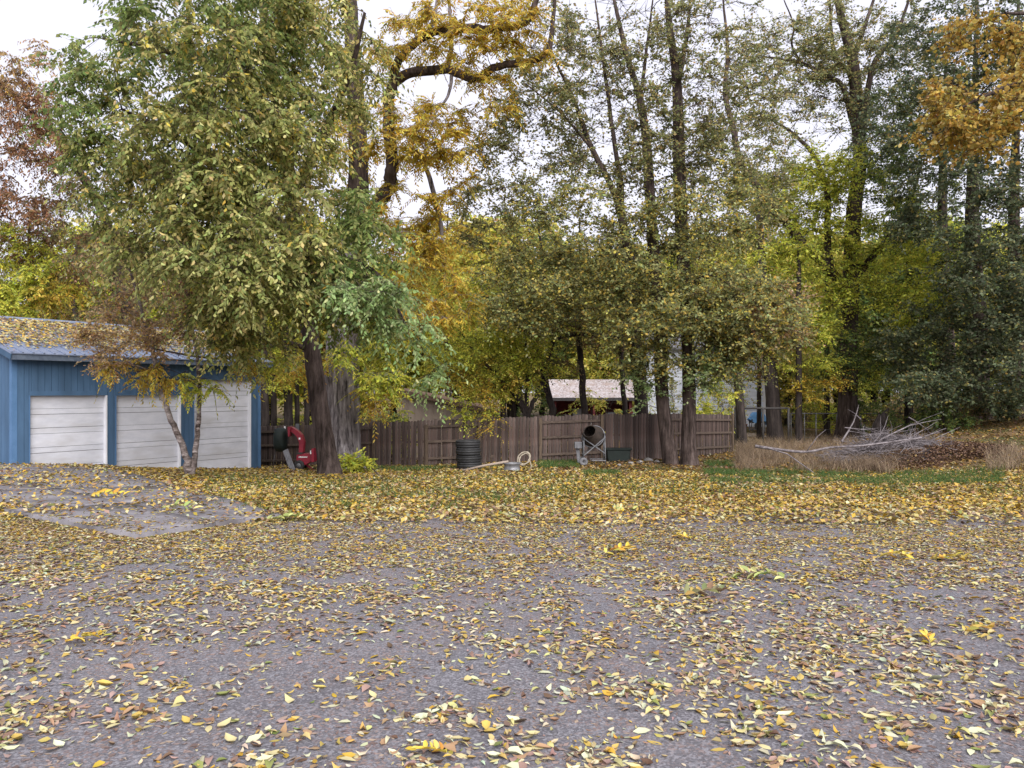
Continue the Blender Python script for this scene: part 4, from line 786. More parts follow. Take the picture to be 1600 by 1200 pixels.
# cement mixer
def mixer():
    p = ground_at(927, 727); Y = p[1]; k = Y / F; z0 = p[2]
    root = empty('cement_mixer', p, 'old cement mixer with dark drum on a crossed steel stand', 'cement mixer')
    cx = p[0]; zt = P(0, 680, Y)[2]; xl, xr = cx - 16 * k, cx + 18 * k
    c = Vector((cx + .02, Y + .1, P(0, 683, Y)[2])); d = Vector((-.38, -.80, .46)).normalized(); Mx = Matrix.Translation(c) @ d.to_track_quat('Z', 'Y').to_matrix().to_4x4()
    b = MB(); b.lathe([(.02, -.42), (.22, -.42), (.30, -.36), (.40, -.12), (.42, .02), (.40, .1), (.27, .42), (.24, .48), (.25, .5), (.22, .5), (.24, .42), (.36, .1), (.36, -.1), (.22, -.34), (.02, -.36)], Mx, 36); dr = b.build('drum', M['drum'], root, True)
    b = MB(); b.lathe([(.425, .0), (.45, .01), (.45, .05), (.42, .06)], Mx, 36, True); b.build('ring_gear', M['steel'], dr, True, origin=np.array(root.location))
    for a in range(3):
        an = a * 2.09; v = [Mx @ Vector((math.cos(an) * r, math.sin(an) * r, z)) for r, z in ((.35, -.1), (.34, .1), (.24, .4))]; w2 = [Mx @ Vector((math.cos(an + .1) * r, math.sin(an + .1) * r, z)) for r, z in ((.22, -.1), (.22, .1), (.16, .35))]
        MB().add(v + w2, [(0, 1, 4, 3), (1, 2, 5, 4)]).build('blade', M['drum'], dr, origin=np.array(root.location))
    for yy in (-.28, .38):
        for x in (xl, xr):
            MB().tube([(x, Y + yy, g1(x, Y + yy) + (.14 if x == xl else -.03)), (x + (.02 if x == xl else -.02), Y + yy * .55, zt + .05)], .022, 8).build('leg', M['galv'], root, True)
        MB().bar((xl, Y + yy * .8, zt - .1), (xr, Y + yy * .9, z0 + .45), .03, .035).build('cross_brace', M['galv'], root)
        MB().bar((xl, Y + yy * .9 - .035, z0 + .38), (xr, Y + yy * .8 - .035, zt - .05), .03, .035).build('cross_brace', M['galv'], root)
        MB().bar((xl + .3, Y + yy, z0 + .2), (xr, Y + yy, z0 + .2), .03, .03).build('stretcher', M['steel'], root)
    for x in (xl, xr): MB().bar((x, Y - .2, zt + .05), (x, Y + .25, zt + .05), .05, .05).build('cradle', M['pipe'], root); MB().tube([(x, Y + .05, zt + .02), (cx + (-.34 if x == xl else .34), Y + .08, zt)], .03, 8).build('trunnion', M['pipe'], root, True)
    for yy in (-.28, .38):
        b = MB(); b.lathe([(.05, -.03), (.13, -.03), (.15, -.02), (.15, .02), (.13, .03), (.05, .03)], Matrix.Translation(Vector((xl, Y + yy, g1(xl, Y + yy) + .15))) @ Matrix.Rotation(math.pi / 2, 4, 'X'), 24, True); wh = b.build('wheel', M['plank'], root, True)
    MB().box(xl - .32, xl - .04, Y - .1, Y + .25, z0 + .62, z0 + .86).build('motor_housing', M['plank'], root, bevel=.02)
    MB().bar((xl - .2, Y + .05, z0 + .62), (xl - .14, Y + .05, z0 + .1), .12, .05, (0, 1, 0)).build('motor_bracket', M['plank'], root)
mixer()
p = ground_at(967, 722); g = p[2]
b = MB(); b.prism([(p[0] - .42, p[1], g), (p[0] + .42, p[1], g), (p[0] + .48, p[1], g + .48), (p[0] - .48, p[1], g + .48)], (0, .5, 0)); tub = empty('plastic_tub', (p[0], p[1] + .25, g), 'dark green plastic tub standing between cement mixer and fork trunk', 'tub')
b.build('body', M['dgreen'], tub, bevel=.03); MB().box(p[0] - .52, p[0] + .52, p[1] - .04, p[1] + .54, g + .47, g + .53).build('lid', M['dgreen'], tub, bevel=.015)
rg = R(5)
def stone(px, py, s, lab):
    p = ground_at(px, py); bm = bmesh.new(); bmesh.ops.create_icosphere(bm, subdivisions=2, radius=s)
    for v in bm.verts: v.co *= 1 + .35 * (rg.random() - .5); v.co.z *= .6
    me = bpy.data.meshes.new('stone'); bm.to_mesh(me); bm.free(); me.materials.append(M['stone']); tag(link('stone', me, None, (p[0], p[1], p[2] + s * .2)), lab, 'stone', 'stones along the fence foot')
for px, py, s in ((1012, 721, .2), (1000, 724, .14), (985, 725, .12), (1026, 723, .13), (968, 728, .1)): stone(px, py, s, 'rough grey stone lying at the fence foot near the forked trunk')

# red wood chipper
def chipper():
    Y = 29.6; p = rooted(470, Y, 0); k = Y / F; z0 = p[2]
    root = empty('wood_chipper', p, 'red wood chipper with curved discharge chute beside the leaning tree', 'wood chipper')
    W = lambda px, py, dy=0: P(px, py, Y) + [0, dy, 0]
    # hopper body (side profile, extruded in depth)
    b = MB(); b.prism([W(464, 709), W(486, 709), W(489, 702), W(489, 720), W(476, 727), W(470, 722), W(463, 727), W(463, 714)], (0, .55, 0)); b.build('body', M['red'], root, bevel=.012)
    b = MB(); b.prism([W(487, 701, -.08), W(491, 700, -.08), W(491, 722, -.08), W(487, 722, -.08)], (0, .72, 0)); b.build('feed_flange', M['red'], root, bevel=.01)
    # curved chute: square section swept
    path = [(469, 709), (469.5, 700), (470, 691), (467, 682), (461, 675.5), (455, 671.5), (451.5, 670)]; wid = [3.3, 3.4, 3.8, 4, 3.6, 3.2, 3.6]
    V = []; Fs = []
    for i, (a, c) in enumerate(path):
        q0 = np.array(path[max(i - 1, 0)], float); q1 = np.array(path[min(i + 1, len(path) - 1)], float); d = nz(q1 - q0); nn = np.array([-d[1], d[0]]) * wid[i]
        for s, dy in ((1, .08), (1, .36), (-1, .36), (-1, .08)): V.append(W(a + s * nn[0], c + s * nn[1], dy))
        if i: Fs += [((i - 1) * 4 + j, (i - 1) * 4 + (j + 1) % 4, i * 4 + (j + 1) % 4, i * 4 + j) for j in range(4)]
    ch = MB().add(V, Fs + [(0, 1, 2, 3)]).build('chute', M['red'], root)
    MB().prism([W(449, 667), W(454, 666.5), W(454, 669), (W(451, 683) + W(452, 682)) / 2, W(450, 682)], (0, .42, 0)).build('deflector', M['red'], ch, origin=np.array(root.location))
    MB().box(W(466, 0)[0], W(468.5, 0)[0], Y + .06, Y + .078, W(0, 687)[2], W(0, 684)[2]).build('sticker', M['white'], ch, origin=np.array(root.location))
    MB().prism([W(464, 710, -.02), W(473, 709, -.02), W(473, 707, -.02), W(464, 707.5, -.02)], (0, .5, 0)).build('collar', M['pipe'], root)
    x0 = 466.5
    for i in range(8):   # illegible slanted white lettering
        a = x0 + i * 1.75; MB().prism([W(a, 715.2, -.012), W(a + 1.1, 715.2, -.012), W(a + 1.7, 713 - .2 * (i % 2), -.012), W(a + .6, 713, -.012)], (0, .008, 0)).build('lettering', M['white'], root)
    MB().box(W(485.5, 0)[0], W(487, 0)[0], Y - .1, Y - .03, W(0, 709)[2], W(0, 704)[2]).build('hinge_plate', M['white'], root)
    for dy in (-.08, .58):
        b = MB(); b.lathe([(.04, -.05), (.15, -.05), (.19, -.03), (.19, .03), (.15, .05), (.04, .05)], Matrix.Translation(Vector(W(468, 0, dy) * [1, 1, 0] + [0, 0, g1(W(468, 0)[0], Y + dy) + .18])) @ Matrix.Rotation(math.pi / 2, 4, 'X'), 24, True); wh = b.build('wheel', M['rubber'], root, True)
        b = MB(); b.lathe([(.005, -.06), (.08, -.06), (.08, .06), (.005, .06)], Matrix.Translation(Vector(W(468, 0, dy) * [1, 1, 0] + [0, 0, g1(W(468, 0)[0], Y + dy) + .18])) @ Matrix.Rotation(math.pi / 2, 4, 'X'), 16); b.build('hub', M['plank'], wh, True, origin=np.array(root.location))
    MB().bar(W(476, 727, .25), np.array([W(487, 0)[0], Y + .25, z0 - .02]), .06, .06, (0, 1, 0)).build('support_leg', M['red'], root)
    MB().bar(W(463, 715, .25), np.array([W(463, 0)[0], Y + .25, z0 - .02]), .06, .06, (0, 1, 0)).build('support_leg', M['red'], root)
    MB().box(W(470, 0)[0], W(484, 0)[0], Y + .1, Y + .45, z0 + .25, z0 + .5).build('engine', M['pipe'], root, bevel=.03)
chipper()
Y = 29.2; a = rooted(458, Y, .03); c = P(446, 703, Y + .25)
tag(MB().bar(a, c, .2, .035, (0, 1, 0)).build('leaning_plank', M['plank'], None, origin=a), 'grey plank leaning up beside the red chipper', 'plank')
def barrow():
    Y = 30.2; p = rooted(438, Y, 0); W = lambda px, py, dy=0: P(px, py, Y) + [0, dy, 0]
    root = empty('wheelbarrow', p, 'dark green rounded tray propped on end between garage and red chipper', 'wheelbarrow')
    V = []; Fs = []; n = 20; rings = ((1.0, 0), (.97, .06), (.8, .22), (.5, .3), (.05, .32))
    c = W(439, 687)
    for s, dy in rings:
        for i in range(n):
            an = 2 * math.pi * i / n; ex = np.sign(math.cos(an)) * abs(math.cos(an)) ** .6; ez = np.sign(math.sin(an)) * abs(math.sin(an)) ** .6
            V.append(c + [ex * s * .27, -.05 - dy, ez * s * .46])
    for r in range(len(rings) - 1): Fs += [(r * n + i, r * n + (i + 1) % n, (r + 1) * n + (i + 1) % n, (r + 1) * n + i) for i in range(n)]
    Fs.append(tuple(range(n)))
    MB().add(V, Fs).build('tray', M['dgreen'], root, True)
    for x in (-.2, .2): MB().tube([c + [x, .02, -.46], c + [x * 1.3, .1, .5]], .02, 8).build('handle', M['pipe'], root, True); MB().tube([c + [x, -.05, -.4], np.array([c[0] + x * 1.4, Y - .1, p[2] - .02])], .016, 8).build('leg', M['pipe'], root, True)
    MB().box(W(444, 0)[0], W(446, 0)[0], Y - .02, Y + .02, W(0, 671)[2], W(0, 666)[2]).build('white_tip', M['white'], root)  # small plain white block at the upper edge of the tray
barrow()
a = ground_at(563, 733); c = ground_at(600, 752)
tag(MB().tube([a + [0, 0, .28], (a + c) / 2 + [.1, 0, .16], c + [0, 0, .02]], [.025, .02, .012], 6).tube([(a + c) / 2 + [.1, 0, .16], (a + c) / 2 + [.5, -.2, .25]], [.012, .005], 5).tube([a + [0, 0, .3], a + [-.2, .1, -.02]], [.025, .025], 6).build('fallen_branch', M['bark'], None, True, origin=c), 'dark fallen branch lying before the yellow sapling', 'branch')

# barbecue under blue tarp, pot, pipe fence, path
def grill():
    Y = 49.0; p = rooted(1183, Y, 0); root = empty('covered_barbecue', p, 'barbecue cart half covered by a bright blue tarp by the white house', 'barbecue'); z0 = p[2]
    V = []; Fs = []; n = 28; prof = ((.05, 1.22), (.3, 1.2), (.42, 1.1), (.5, .9), (.58, .68))
    for j, (r, z) in enumerate(prof):
        for i in range(n):
            an = 2 * math.pi * i / n; w2 = 1 + .12 * math.sin(an * 5 + j) * (j / 4); V.append((p[0] + r * w2 * math.cos(an), Y + r * w2 * .7 * math.sin(an), z0 + z - (.12 * math.sin(an * 3 + 1) + .18 * max(0, math.cos(an))) * (j == 4)))
        if j: Fs += [((j - 1) * n + i, (j - 1) * n + (i + 1) % n, j * n + (i + 1) % n, j * n + i) for i in range(n)]
    MB().add(V, Fs + [tuple(range(n))]).build('tarp', M['tarp'], root, True)
    MB().box(p[0] - .42, p[0] + .42, Y - .26, Y + .26, z0 + .55, z0 + .8).build('firebox', M['pipe'], root, bevel=.04)
    for x in (-.4, .4):
        for y in (-.22, .22): MB().bar((p[0] + x, Y + y, z0 - .03), (p[0] + x, Y + y, z0 + .6), .05, .05, (0, 1, 0)).build('leg', M['galv'], root)
    MB().box(p[0] - .44, p[0] + .44, Y - .25, Y + .25, z0 + .15, z0 + .19).build('shelf', M['galv'], root); MB().lathe([(.01, 0), (.15, 0), (.15, .3), (.08, .36), (.01, .36)], Matrix.Translation(Vector((p[0], Y, z0 + .19))), 16).build('gas_bottle', M['galv'], root, True)
grill()
Y = 49.2; p = rooted(1162, Y, 0); tag(MB().lathe([(.01, 0), (.15, 0), (.2, .36), (.23, .36), (.23, .44), (.19, .44), (.18, .36), (.05, .34)], Matrix.Translation(Vector(p)), 24).build('flower_pot', M['terra'], None, True, origin=p), 'terracotta flower pot left of the blue covered barbecue', 'pot')
def rails(pxs, Y, zpx, lab, r, m, wires=0):
    ps = [rooted(px, y, .2) for px, y in zip(pxs, Y)]; root = empty('pipe_fence', ps[0], lab, 'fence'); tops = [P(px, zpx, y) for px, y in zip(pxs, Y)]
    for a, b in zip(ps, tops): MB().tube([a, b + [0, 0, .04]], r, 8).build('post', M[m], root, True)
    MB().tube(tops, r * .9, 8).build('top_rail', M[m], root, True)
    for w2 in range(wires): MB().tube([(a * (1 - (w2 + 1) / (wires + 1)) + b * (w2 + 1) / (wires + 1)) for a, b in zip(tops, ps)], .006, 4).build('wire', M['steel'], root)
rails([1149, 1192, 1232], [42, 42, 42], 638, 'dark horizontal rail fence in front of the white house wall', .06, 'pipe')
rails([1236, 1257, 1275, 1308, 1345, 1380], [45, 45, 45, 46, 47, 48], 646, 'thin pipe and wire fence behind the dry grass', .03, 'steel', 3)
xs = np.linspace(P(1140, 0, 48)[0], P(1215, 0, 48)[0], 8); PX, PY = np.meshgrid(xs, np.linspace(46.5, 48.2, 5)); grid_sheet('path', PX, PY, gz(PX, PY) + .03, M['gravel'])
# stump and old timber behind brush
p = rooted(1376, 40, .1); t = Tree(400, p); t.stem([p, p + [-.08, 0, .6], p + [.12, 0, 1.15]], [.4, .3, .26], 18, .16, flare=.4); t.stem([p + [.05, 0, .9], p + [.2, 0, 1.3], p + [.42, 0, 1.6]], [.26, .14, .03], 9, .1); t.stem([p + [.0, 0, 1.0], p + [-.1, 0, 1.35]], [.2, .02], 9, .1); t.build('tree_stump', 'broken dark tree stump standing behind the brush pile', 'stump', 'bark_dark')
a = rooted(1346, 41, 0); c = rooted(1372, 40.6, 0)
bn = empty('timber_bench', (a + c) / 2, 'rough low timber bench beside the broken stump', 'bench'); MB().bar(a + [0, 0, .55], c + [0, 0, .52], .3, .08).build('seat', M['plank'], bn)
for e in (a * .9 + c * .1, c * .9 + a * .1): MB().bar(e + [0, 0, -.05], e + [0, 0, .5], .1, .22, (0, 1, 0)).build('leg', M['plank'], bn)

# brush pile
def brush():
    rg = R(21); c = ground_at(1410, 722); c = c + [0, 1.0, 0]; root = empty('brush_pile', c, 'tangled pile of bare grey branches at the edge of the wood', 'brush pile'); O = np.array(root.location)
    def stick(a, d, L, r, sub=0):
        n = 5; tt = np.linspace(0, 1, n)[:, None]; bend = rg.normal(0, .12, 3) * L; pts = a + d * L * tt + bend * (tt * (1 - tt)) + rg.normal(0, .012, (n, 3)) * L * tt
        b = MB(); b.tube(pts, r * (1 - .75 * tt[:, 0]), 6)
        for _ in range(sub):
            k = rg.uniform(.3, .85); i = int(k * (n - 1)); s = pts[i]; dd = nz(d + rg.normal(0, .45, 3)); l2 = L * rg.uniform(.2, .45); b.tube([s, s + dd * l2 * .5 + rg.normal(0, .02, 3), s + dd * l2], [r * .4, r * .3, r * .12], 4)
        return b
    for i in range(170):
        u = rg.uniform(-1, 1); a = c + [u * 1.7 - .1, rg.normal(0, .5), 0]; hmax = 1.1 * (1 - .6 * abs(u) ** 1.5); a[2] = g1(a[0], a[1]) + rg.uniform(.02, .8) * hmax
        d = nz(np.array([rg.normal(.9, .5) * (1 if rg.random() < .7 else -1), rg.normal(0, .45), rg.normal(.12, .2)])); L = rg.uniform(.7, 2.0); stick(a - d * L * .4, d, L, rg.uniform(.010, .026), 2).build('branch', M['dead'], root)
    for px, py, px2, py2, r in ((1315, 690, 1342, 632, .035), (1345, 655, 1325, 610 + 30, .02), (1355, 700, 1388, 650, .03), (1342, 712, 1425, 662, .03), (1370, 690, 1470, 655, .028), (1330, 706, 1480, 672, .035), (1400, 700, 1465, 658, .025), (1320, 668, 1372, 669, .02), (1440, 700, 1500, 668, .025), (1420, 652, 1455, 680, .022)):
        A = P(px, py, c[1] - .5); B = P(px2, py2, c[1] + .1); A[2] = max(A[2], g1(A[0], A[1]) + .02); stick(A, nz(B - A), np.linalg.norm(B - A), r, 2).build('branch', M['dead'], root)
    # very fine twigs, too many to pick apart
    b = MB()
    for i in range(1400):
        u = rg.uniform(-1, 1); a = c + [u * 2.0 - .1, rg.normal(0, .6), 0]; a[2] = g1(a[0], a[1]) + rg.uniform(0, .9) * (1.1 - .7 * abs(u)); d = nz(rg.normal(size=3) * [1, .7, .5]); L = rg.uniform(.3, .9); b.tube([a, a + d * L * .5 + rg.normal(0, .03, 3), a + d * L], [.010, .007, .003], 3, False)
    tag(b.build('fine_twigs', M['dead'], root), kind='stuff')
    q = [P(1180, 697, 27.6), P(1220, 703, 27.5), P(1260, 706, 27.4), P(1300, 699, 27.5), P(1350, 696, 27.7), P(1440, 684, 28)]
    q = [np.array([v[0], v[1], max(v[2], g1(v[0], v[1]) + .05)]) for v in q]; b = MB(); b.tube(catmull(q, 4), np.linspace(.055, .025, 21), 8); b.tube([q[0] + [.2, 0, 0], q[0] + [1.0, -.3, -.25], [q[0][0] + 1.9, q[0][1] - .6, g1(q[0][0] + 1.9, q[0][1] - .6) + .02]], [.03, .025, .02], 6)
    b.tube([q[2], q[2] + [.4, .1, .5], q[2] + [.7, .1, .75]], [.02, .012, .005], 5)
    tag(b.build('fallen_limb', M['dead'], None, True, origin=(q[2][0], q[2][1], g1(q[2][0], q[2][1]))), 'long pale dead limb stretched from the brush pile over dry grass', 'branch')
brush()

# ------------------------------------------------------------------ grass
def blades(name, pts, h, wid, cols, rg, lean=.35, label=None, kind='stuff'):
    n = len(pts); a = rg.uniform(0, 2 * np.pi, n); d = np.stack([np.cos(a), np.sin(a), np.zeros(n)], 1); le = rg.normal(0, lean, (n, 2)); s = d * wid[:, None]
    tip = pts + np.stack([le[:, 0] * h, le[:, 1] * h, h], 1); mid = pts + np.stack([le[:, 0] * h * .3, le[:, 1] * h * .3, h * .55], 1)
    V = np.stack([pts - s, pts + s, mid + s * .7, mid - s * .7, tip], 1).reshape(-1, 3); b = np.arange(n)[:, None] * 5
    o = link(name, np_mesh(name, V, [b + np.array([[0, 1, 2, 3]]), b + np.array([[3, 2, 4]])], M['blade'], np.repeat(cols, 5, 0))); tag(o, label, name.replace('_', ' '), kind=kind); return o
def area_pts(px0, px1, py0, py1, n, rg, fn=None):
    """points inside a ground quad given by its photo corners"""
    A, B, C, D = (ground_at(px0, py1)[:2], ground_at(px1, py1)[:2], ground_at(px1, py0)[:2], ground_at(px0, py0)[:2])
    u = rg.random((n, 1)); v = rg.random((n, 1)); p = (A * (1 - u) + B * u) * (1 - v) + (D * (1 - u) + C * u) * v
    if fn is not None: p = p[rg.random(len(p)) < fn(p)]
    return np.column_stack([p, gz(p[:, 0], p[:, 1])])
rg = R(31)
clump = lambda p: np.clip((fbm(p[:, 0] * .9, p[:, 1] * .9, 3) - .38) * 5, 0, 1)
gp = np.vstack([area_pts(1110, 1570, 729, 756, 20000, rg, clump), area_pts(570, 720, 731, 742, 5000, rg, clump), area_pts(840, 905, 722, 732, 2500, rg), area_pts(910, 970, 738, 744, 900, rg), area_pts(1100, 1150, 722, 745, 3000, rg, clump), area_pts(320, 900, 744, 800, 11000, rg, lambda p: clump(p) * .6), area_pts(900, 1600, 745, 775, 9000, rg, lambda p: clump(p) * .5)])
gc = np.array([(.05, .105, .03), (.075, .14, .035), (.10, .15, .05), (.16, .17, .06)])[rg.choice(4, len(gp), p=[.35, .35, .2, .1])] * rg.uniform(.75, 1.25, (len(gp), 1))
blades('green_grass', gp, rg.uniform(.06, .19, len(gp)), rg.uniform(.004, .009, len(gp)), gc, rg, .5, 'short green grass in patches along the edge of the yard')
_fe = lambda p: 26.9 + 2.6 * fbm(p[:, 0] * .55 + 1, p[:, 0] * 0 + 2, 19) - .8 * (np.abs(p[:, 0] - 12.8) < 1.1)
clump2 = lambda p: np.clip((fbm(p[:, 0] * 1.1 + 3, p[:, 1] * 1.3, 13) - .40) * 7, .03, 1) * np.clip((p[:, 1] - _fe(p)) / .9, 0, 1)
dp = np.vstack([area_pts(1150, 1440, 690, 736, 22000, rg, clump2), area_pts(1335, 1440, 716, 744, 7000, rg, clump2), area_pts(1150, 1210, 700, 742, 3000, rg, clump2), area_pts(1150, 1330, 668, 690, 2500, rg, clump), area_pts(1540, 1640, 700, 740, 2500, rg, clump)])
dc = np.array([(.30, .225, .16), (.24, .17, .12), (.38, .29, .19), (.17, .125, .09)])[rg.choice(4, len(dp))] * rg.uniform(.75, 1.2, (len(dp), 1))
_h = .45 + .9 * fbm(dp[:, 0] * .9, dp[:, 1] * .9, 17)
blades('dry_grass', dp, rg.uniform(.12, .62, len(dp)) * _h, rg.uniform(.004, .009, len(dp)), dc, rg, .6, 'tall dry tan grass around the brush pile')

# ------------------------------------------------------------------ fallen leaves
LP = [((.52, .44, .20), 4.0), ((.56, .51, .34), 3.8), ((.50, .36, .10), 2.4), ((.48, .31, .04), .8), ((.33, .21, .12), 2.4), ((.24, .155, .11), 2.4), ((.34, .235, .195), 2.6), ((.47, .48, .34), 1.8), ((.20, .22, .06), .7), ((.14, .08, .05), .8)]
def litter_cols(n, rg, gold):
    c = np.array([q[0] for q in LP]); w1 = np.array([q[1] for q in LP]); w2 = np.array([3.2, 1.0, 5.0, 5.0, 2.2, 2.0, .5, .5, 1.4, 1.2])
    a = rg.choice(len(c), n, p=w1 / w1.sum()); b = rg.choice(len(c), n, p=w2 / w2.sum()); idx = np.where(rg.random(n) < gold, b, a)
    return np.clip(c[idx] * rg.uniform(.72, 1.18, (n, 1)) * (1 + rg.normal(0, .05, (n, 3))), .01, .8)
def slab_mask(x, y):
    """1 inside the apron"""
    poly = [SA, SB, SC, SD]; ins = np.ones(len(x), bool)
    for i in range(4):
        a, b = poly[i], poly[(i + 1) % 4]; ins &= ((b[0] - a[0]) * (y - a[1]) - (b[1] - a[1]) * (x - a[0])) > 0
    return ins
if not slab_mask(np.array([-9.]), np.array([16.]))[0]:
    _o = slab_mask
    def slab_mask(x, y):
        poly = [SA, SD, SC, SB]; ins = np.ones(len(x), bool)
        for i in range(4):
            a, b = poly[i], poly[(i + 1) % 4]; ins &= ((b[0] - a[0]) * (y - a[1]) - (b[1] - a[1]) * (x - a[0])) > 0
        return ins
def surf_z(x, y):
    z = gz(x, y); on = (y < asphalt_edge(x) - .15) & (x > -15.5) & (x < 19.5); z = z + np.where(on, .022, 0); return np.where(slab_mask(x, y), gz(x, y) + .06, z)
def dens(x, y):
    """covered share of the ground"""
    pat = fbm(x * .8, y * .55, 21); fine = fbm(x * 2.6, y * 2.2, 25); u = np.clip(x / np.maximum(y, 1), -.65, .65)
    d = np.interp(y, [1, 5, 7, 9, 11, 13, 18, 26, 32, 40], [.32, .38, .50, .74, 1.0, 1.15, 1.15, 1.1, .85, .6])
    d = d * (1 + .35 * np.clip((u - .15) / .4, 0, 1) * (y < 11) + .9 * np.clip((-u - .2) / .3, 0, 1) * np.clip((y - 5.5) / 1.5, 0, 1) * (y < 13))
    clus = fbm(x * 6.5, y * 5, 91); d = d * np.clip(.2 + 1.75 * pat, .3, 1.7) * np.clip((fine - .2) * 3.2, .2, 1.7) * np.where(y < 12, np.clip((clus - .22) * 3.6, .25, 1.8), 1)
    sl = slab_mask(x, y); edge = np.clip((fbm(x * .5 + 7, y * .5, 33) - .46) * 6, 0, 1)
    far_side = np.clip(((x - SA[0]) * .54 + (y - SA[1]) * .84 - 3.2) / 2.0, 0, 1)   # drifts toward the garage side
    ed1 = np.abs((SC[0] - SD[0]) * (y - SD[1]) - (SC[1] - SD[1]) * (x - SD[0])) / np.linalg.norm(SC - SD); ed2 = np.abs((SA[0] - SD[0]) * (y - SD[1]) - (SA[1] - SD[1]) * (x - SD[0])) / np.linalg.norm(SA - SD)
    rim_ = np.clip(1.1 - np.minimum(ed1 / .9, ed2 / .4), 0, 1)
    d = np.where(sl, .10 + .8 * rim_ * np.clip(fine * 2.4 - .7, 0, 1) + .4 * edge * pat + .55 * far_side * np.clip(fine * 2.2 - .3, 0, 1), d)
    return np.clip(d, 0, 1.3)
def scatter(y0, y1, per, rg, w=.70, m=3.2):
    """even scatter over the strip |x| < w*y + m, wider than the view"""
    n = int(per * 2 * (w * y1 + m) * (y1 - y0)); y = rg.uniform(y0, y1, n); x = rg.uniform(-1, 1, n) * (w * y1 + m); k = np.abs(x) < w * y + m; return x[k], y[k]
def in_garage(x, y):
    t = (x - GP[0]) * gd[0] + (y - GP[1]) * gd[1]; q = (x - GP[0]) * gn[0] + (y - GP[1]) * gn[1]; return (t > T0 - .05) & (t < T1 + .05) & (q < .03) & (q > QB)
def leaf_curl(pos, ang, ln, wr, curl, cup, tilt, yaw_n, rg):
    """leaf of 4 cross rows of 3 points, curled along its length and cupped across"""
    curl = np.clip(curl, -.4, .7); cup = np.clip(cup, -.6, .8); N = len(pos); ts = np.array([0, .3, .68, 1.]); ws = np.array([.05, .5, .42, .02]); d = np.stack([np.cos(ang), np.sin(ang), np.zeros(N)], 1); s = np.stack([-np.sin(ang), np.cos(ang), np.zeros(N)], 1); up = np.array([0, 0, 1.])
    rows = []
    for t_, w2 in zip(ts, ws):
        zc = curl * ln * (t_ - .45) ** 2 * 1.6 + tilt * ln * (t_ - .0); c = pos + d * (ln * (t_ - .5))[:, None] + up * zc[:, None]
        for e in (-1, 0, 1): rows.append(c + s * (e * w2 * wr * ln)[:, None] + up * (abs(e) * cup * w2 * wr * ln * 1.2 + e * yaw_n * w2 * ln * wr)[:, None])
    V = np.stack(rows, 1); mn = V[:, :, 2].min(1) - pos[:, 2]; V[:, :, 2] -= (mn - .0015)[:, None]
    b = np.arange(N)[:, None] * 12; Q = np.concatenate([b + np.array([[r * 3 + e, r * 3 + e + 1, r * 3 + e + 4, r * 3 + e + 3]]) for r in range(3) for e in (0, 1)])
    return V.reshape(-1, 3), Q
rg = R(41)
# near field
x, y = scatter(.4, 12, 1080, rg); k = rg.random(len(x)) < dens(x, y) * .8; x, y = x[k], y[k]; n = len(x)
z = surf_z(x, y) + np.where(rg.random(n) < .25, rg.uniform(0, .012, n), 0); ln = rg.uniform(.028, .09, n) * rg.uniform(.6, 1.1, n); flat = rg.random(n) < .35
curl = np.where(flat, rg.normal(0, .15, n), rg.normal(.3, .7, n)); cup = np.where(flat, rg.normal(0, .15, n), rg.normal(.4, .8, n)); tilt = np.where(flat, rg.normal(0, .03, n), rg.normal(0, .12, n)); yaw = np.where(flat, rg.normal(0, .05, n), rg.normal(0, .25, n))
wr = rg.uniform(.30, .54, n); ang = rg.uniform(0, 2 * np.pi, n); cols = litter_cols(n, rg, np.clip((y - 6) / 6, .05, .55)) * .9
size = ln * np.where(np.abs(x / y) < .62, 1, 0) * (y > 3.25) / y; top = np.argsort(-size)[:300]; rest = np.ones(n, bool); rest[top] = False
out_ = np.abs(x) > .66 * y + .3; nr = rest & (y < 5.5) & ~out_; fr_ = rest & ~nr
V, Q = leaf_curl(np.column_stack([x, y, z])[nr], ang[nr], ln[nr], wr[nr], curl[nr], cup[nr], tilt[nr], yaw[nr], rg)
LV, LQ, LC, lo_ = [V], [Q], [np.repeat(cols[nr], 12, 0)], len(V)
for six_, mk in ((True, fr_ & (y < 8) & ~out_), (False, fr_ & ((y >= 8) | out_))):
    _d = np.stack([np.cos(ang), np.sin(ang), tilt * 1.3], 1)[mk]; V2, Q2, kk = leaf_arrays(np.column_stack([x, y, z + .003 + np.maximum(-tilt * 1.3, 0) * ln])[mk], _d, nz(np.stack([yaw, yaw[::-1] * .7, np.ones(n)], 1))[mk], ln[mk] * (1 if six_ else 1.08), wr[mk], six_, .6)
    V2[:, 2] = np.maximum(V2[:, 2], np.repeat(z[mk], kk) + .0012); LV.append(V2); LQ.append(Q2 + lo_); LC.append(np.repeat(cols[mk], kk, 0)); lo_ += len(V2)
tag(link('leaf_litter', np_mesh('leaf_litter', np.vstack(LV), [np.vstack(LQ)], M['litter'], np.vstack(LC), smooth=True)), 'scattered small fallen leaves covering the asphalt', 'leaves', kind='stuff')
_nx, _ny = x, y
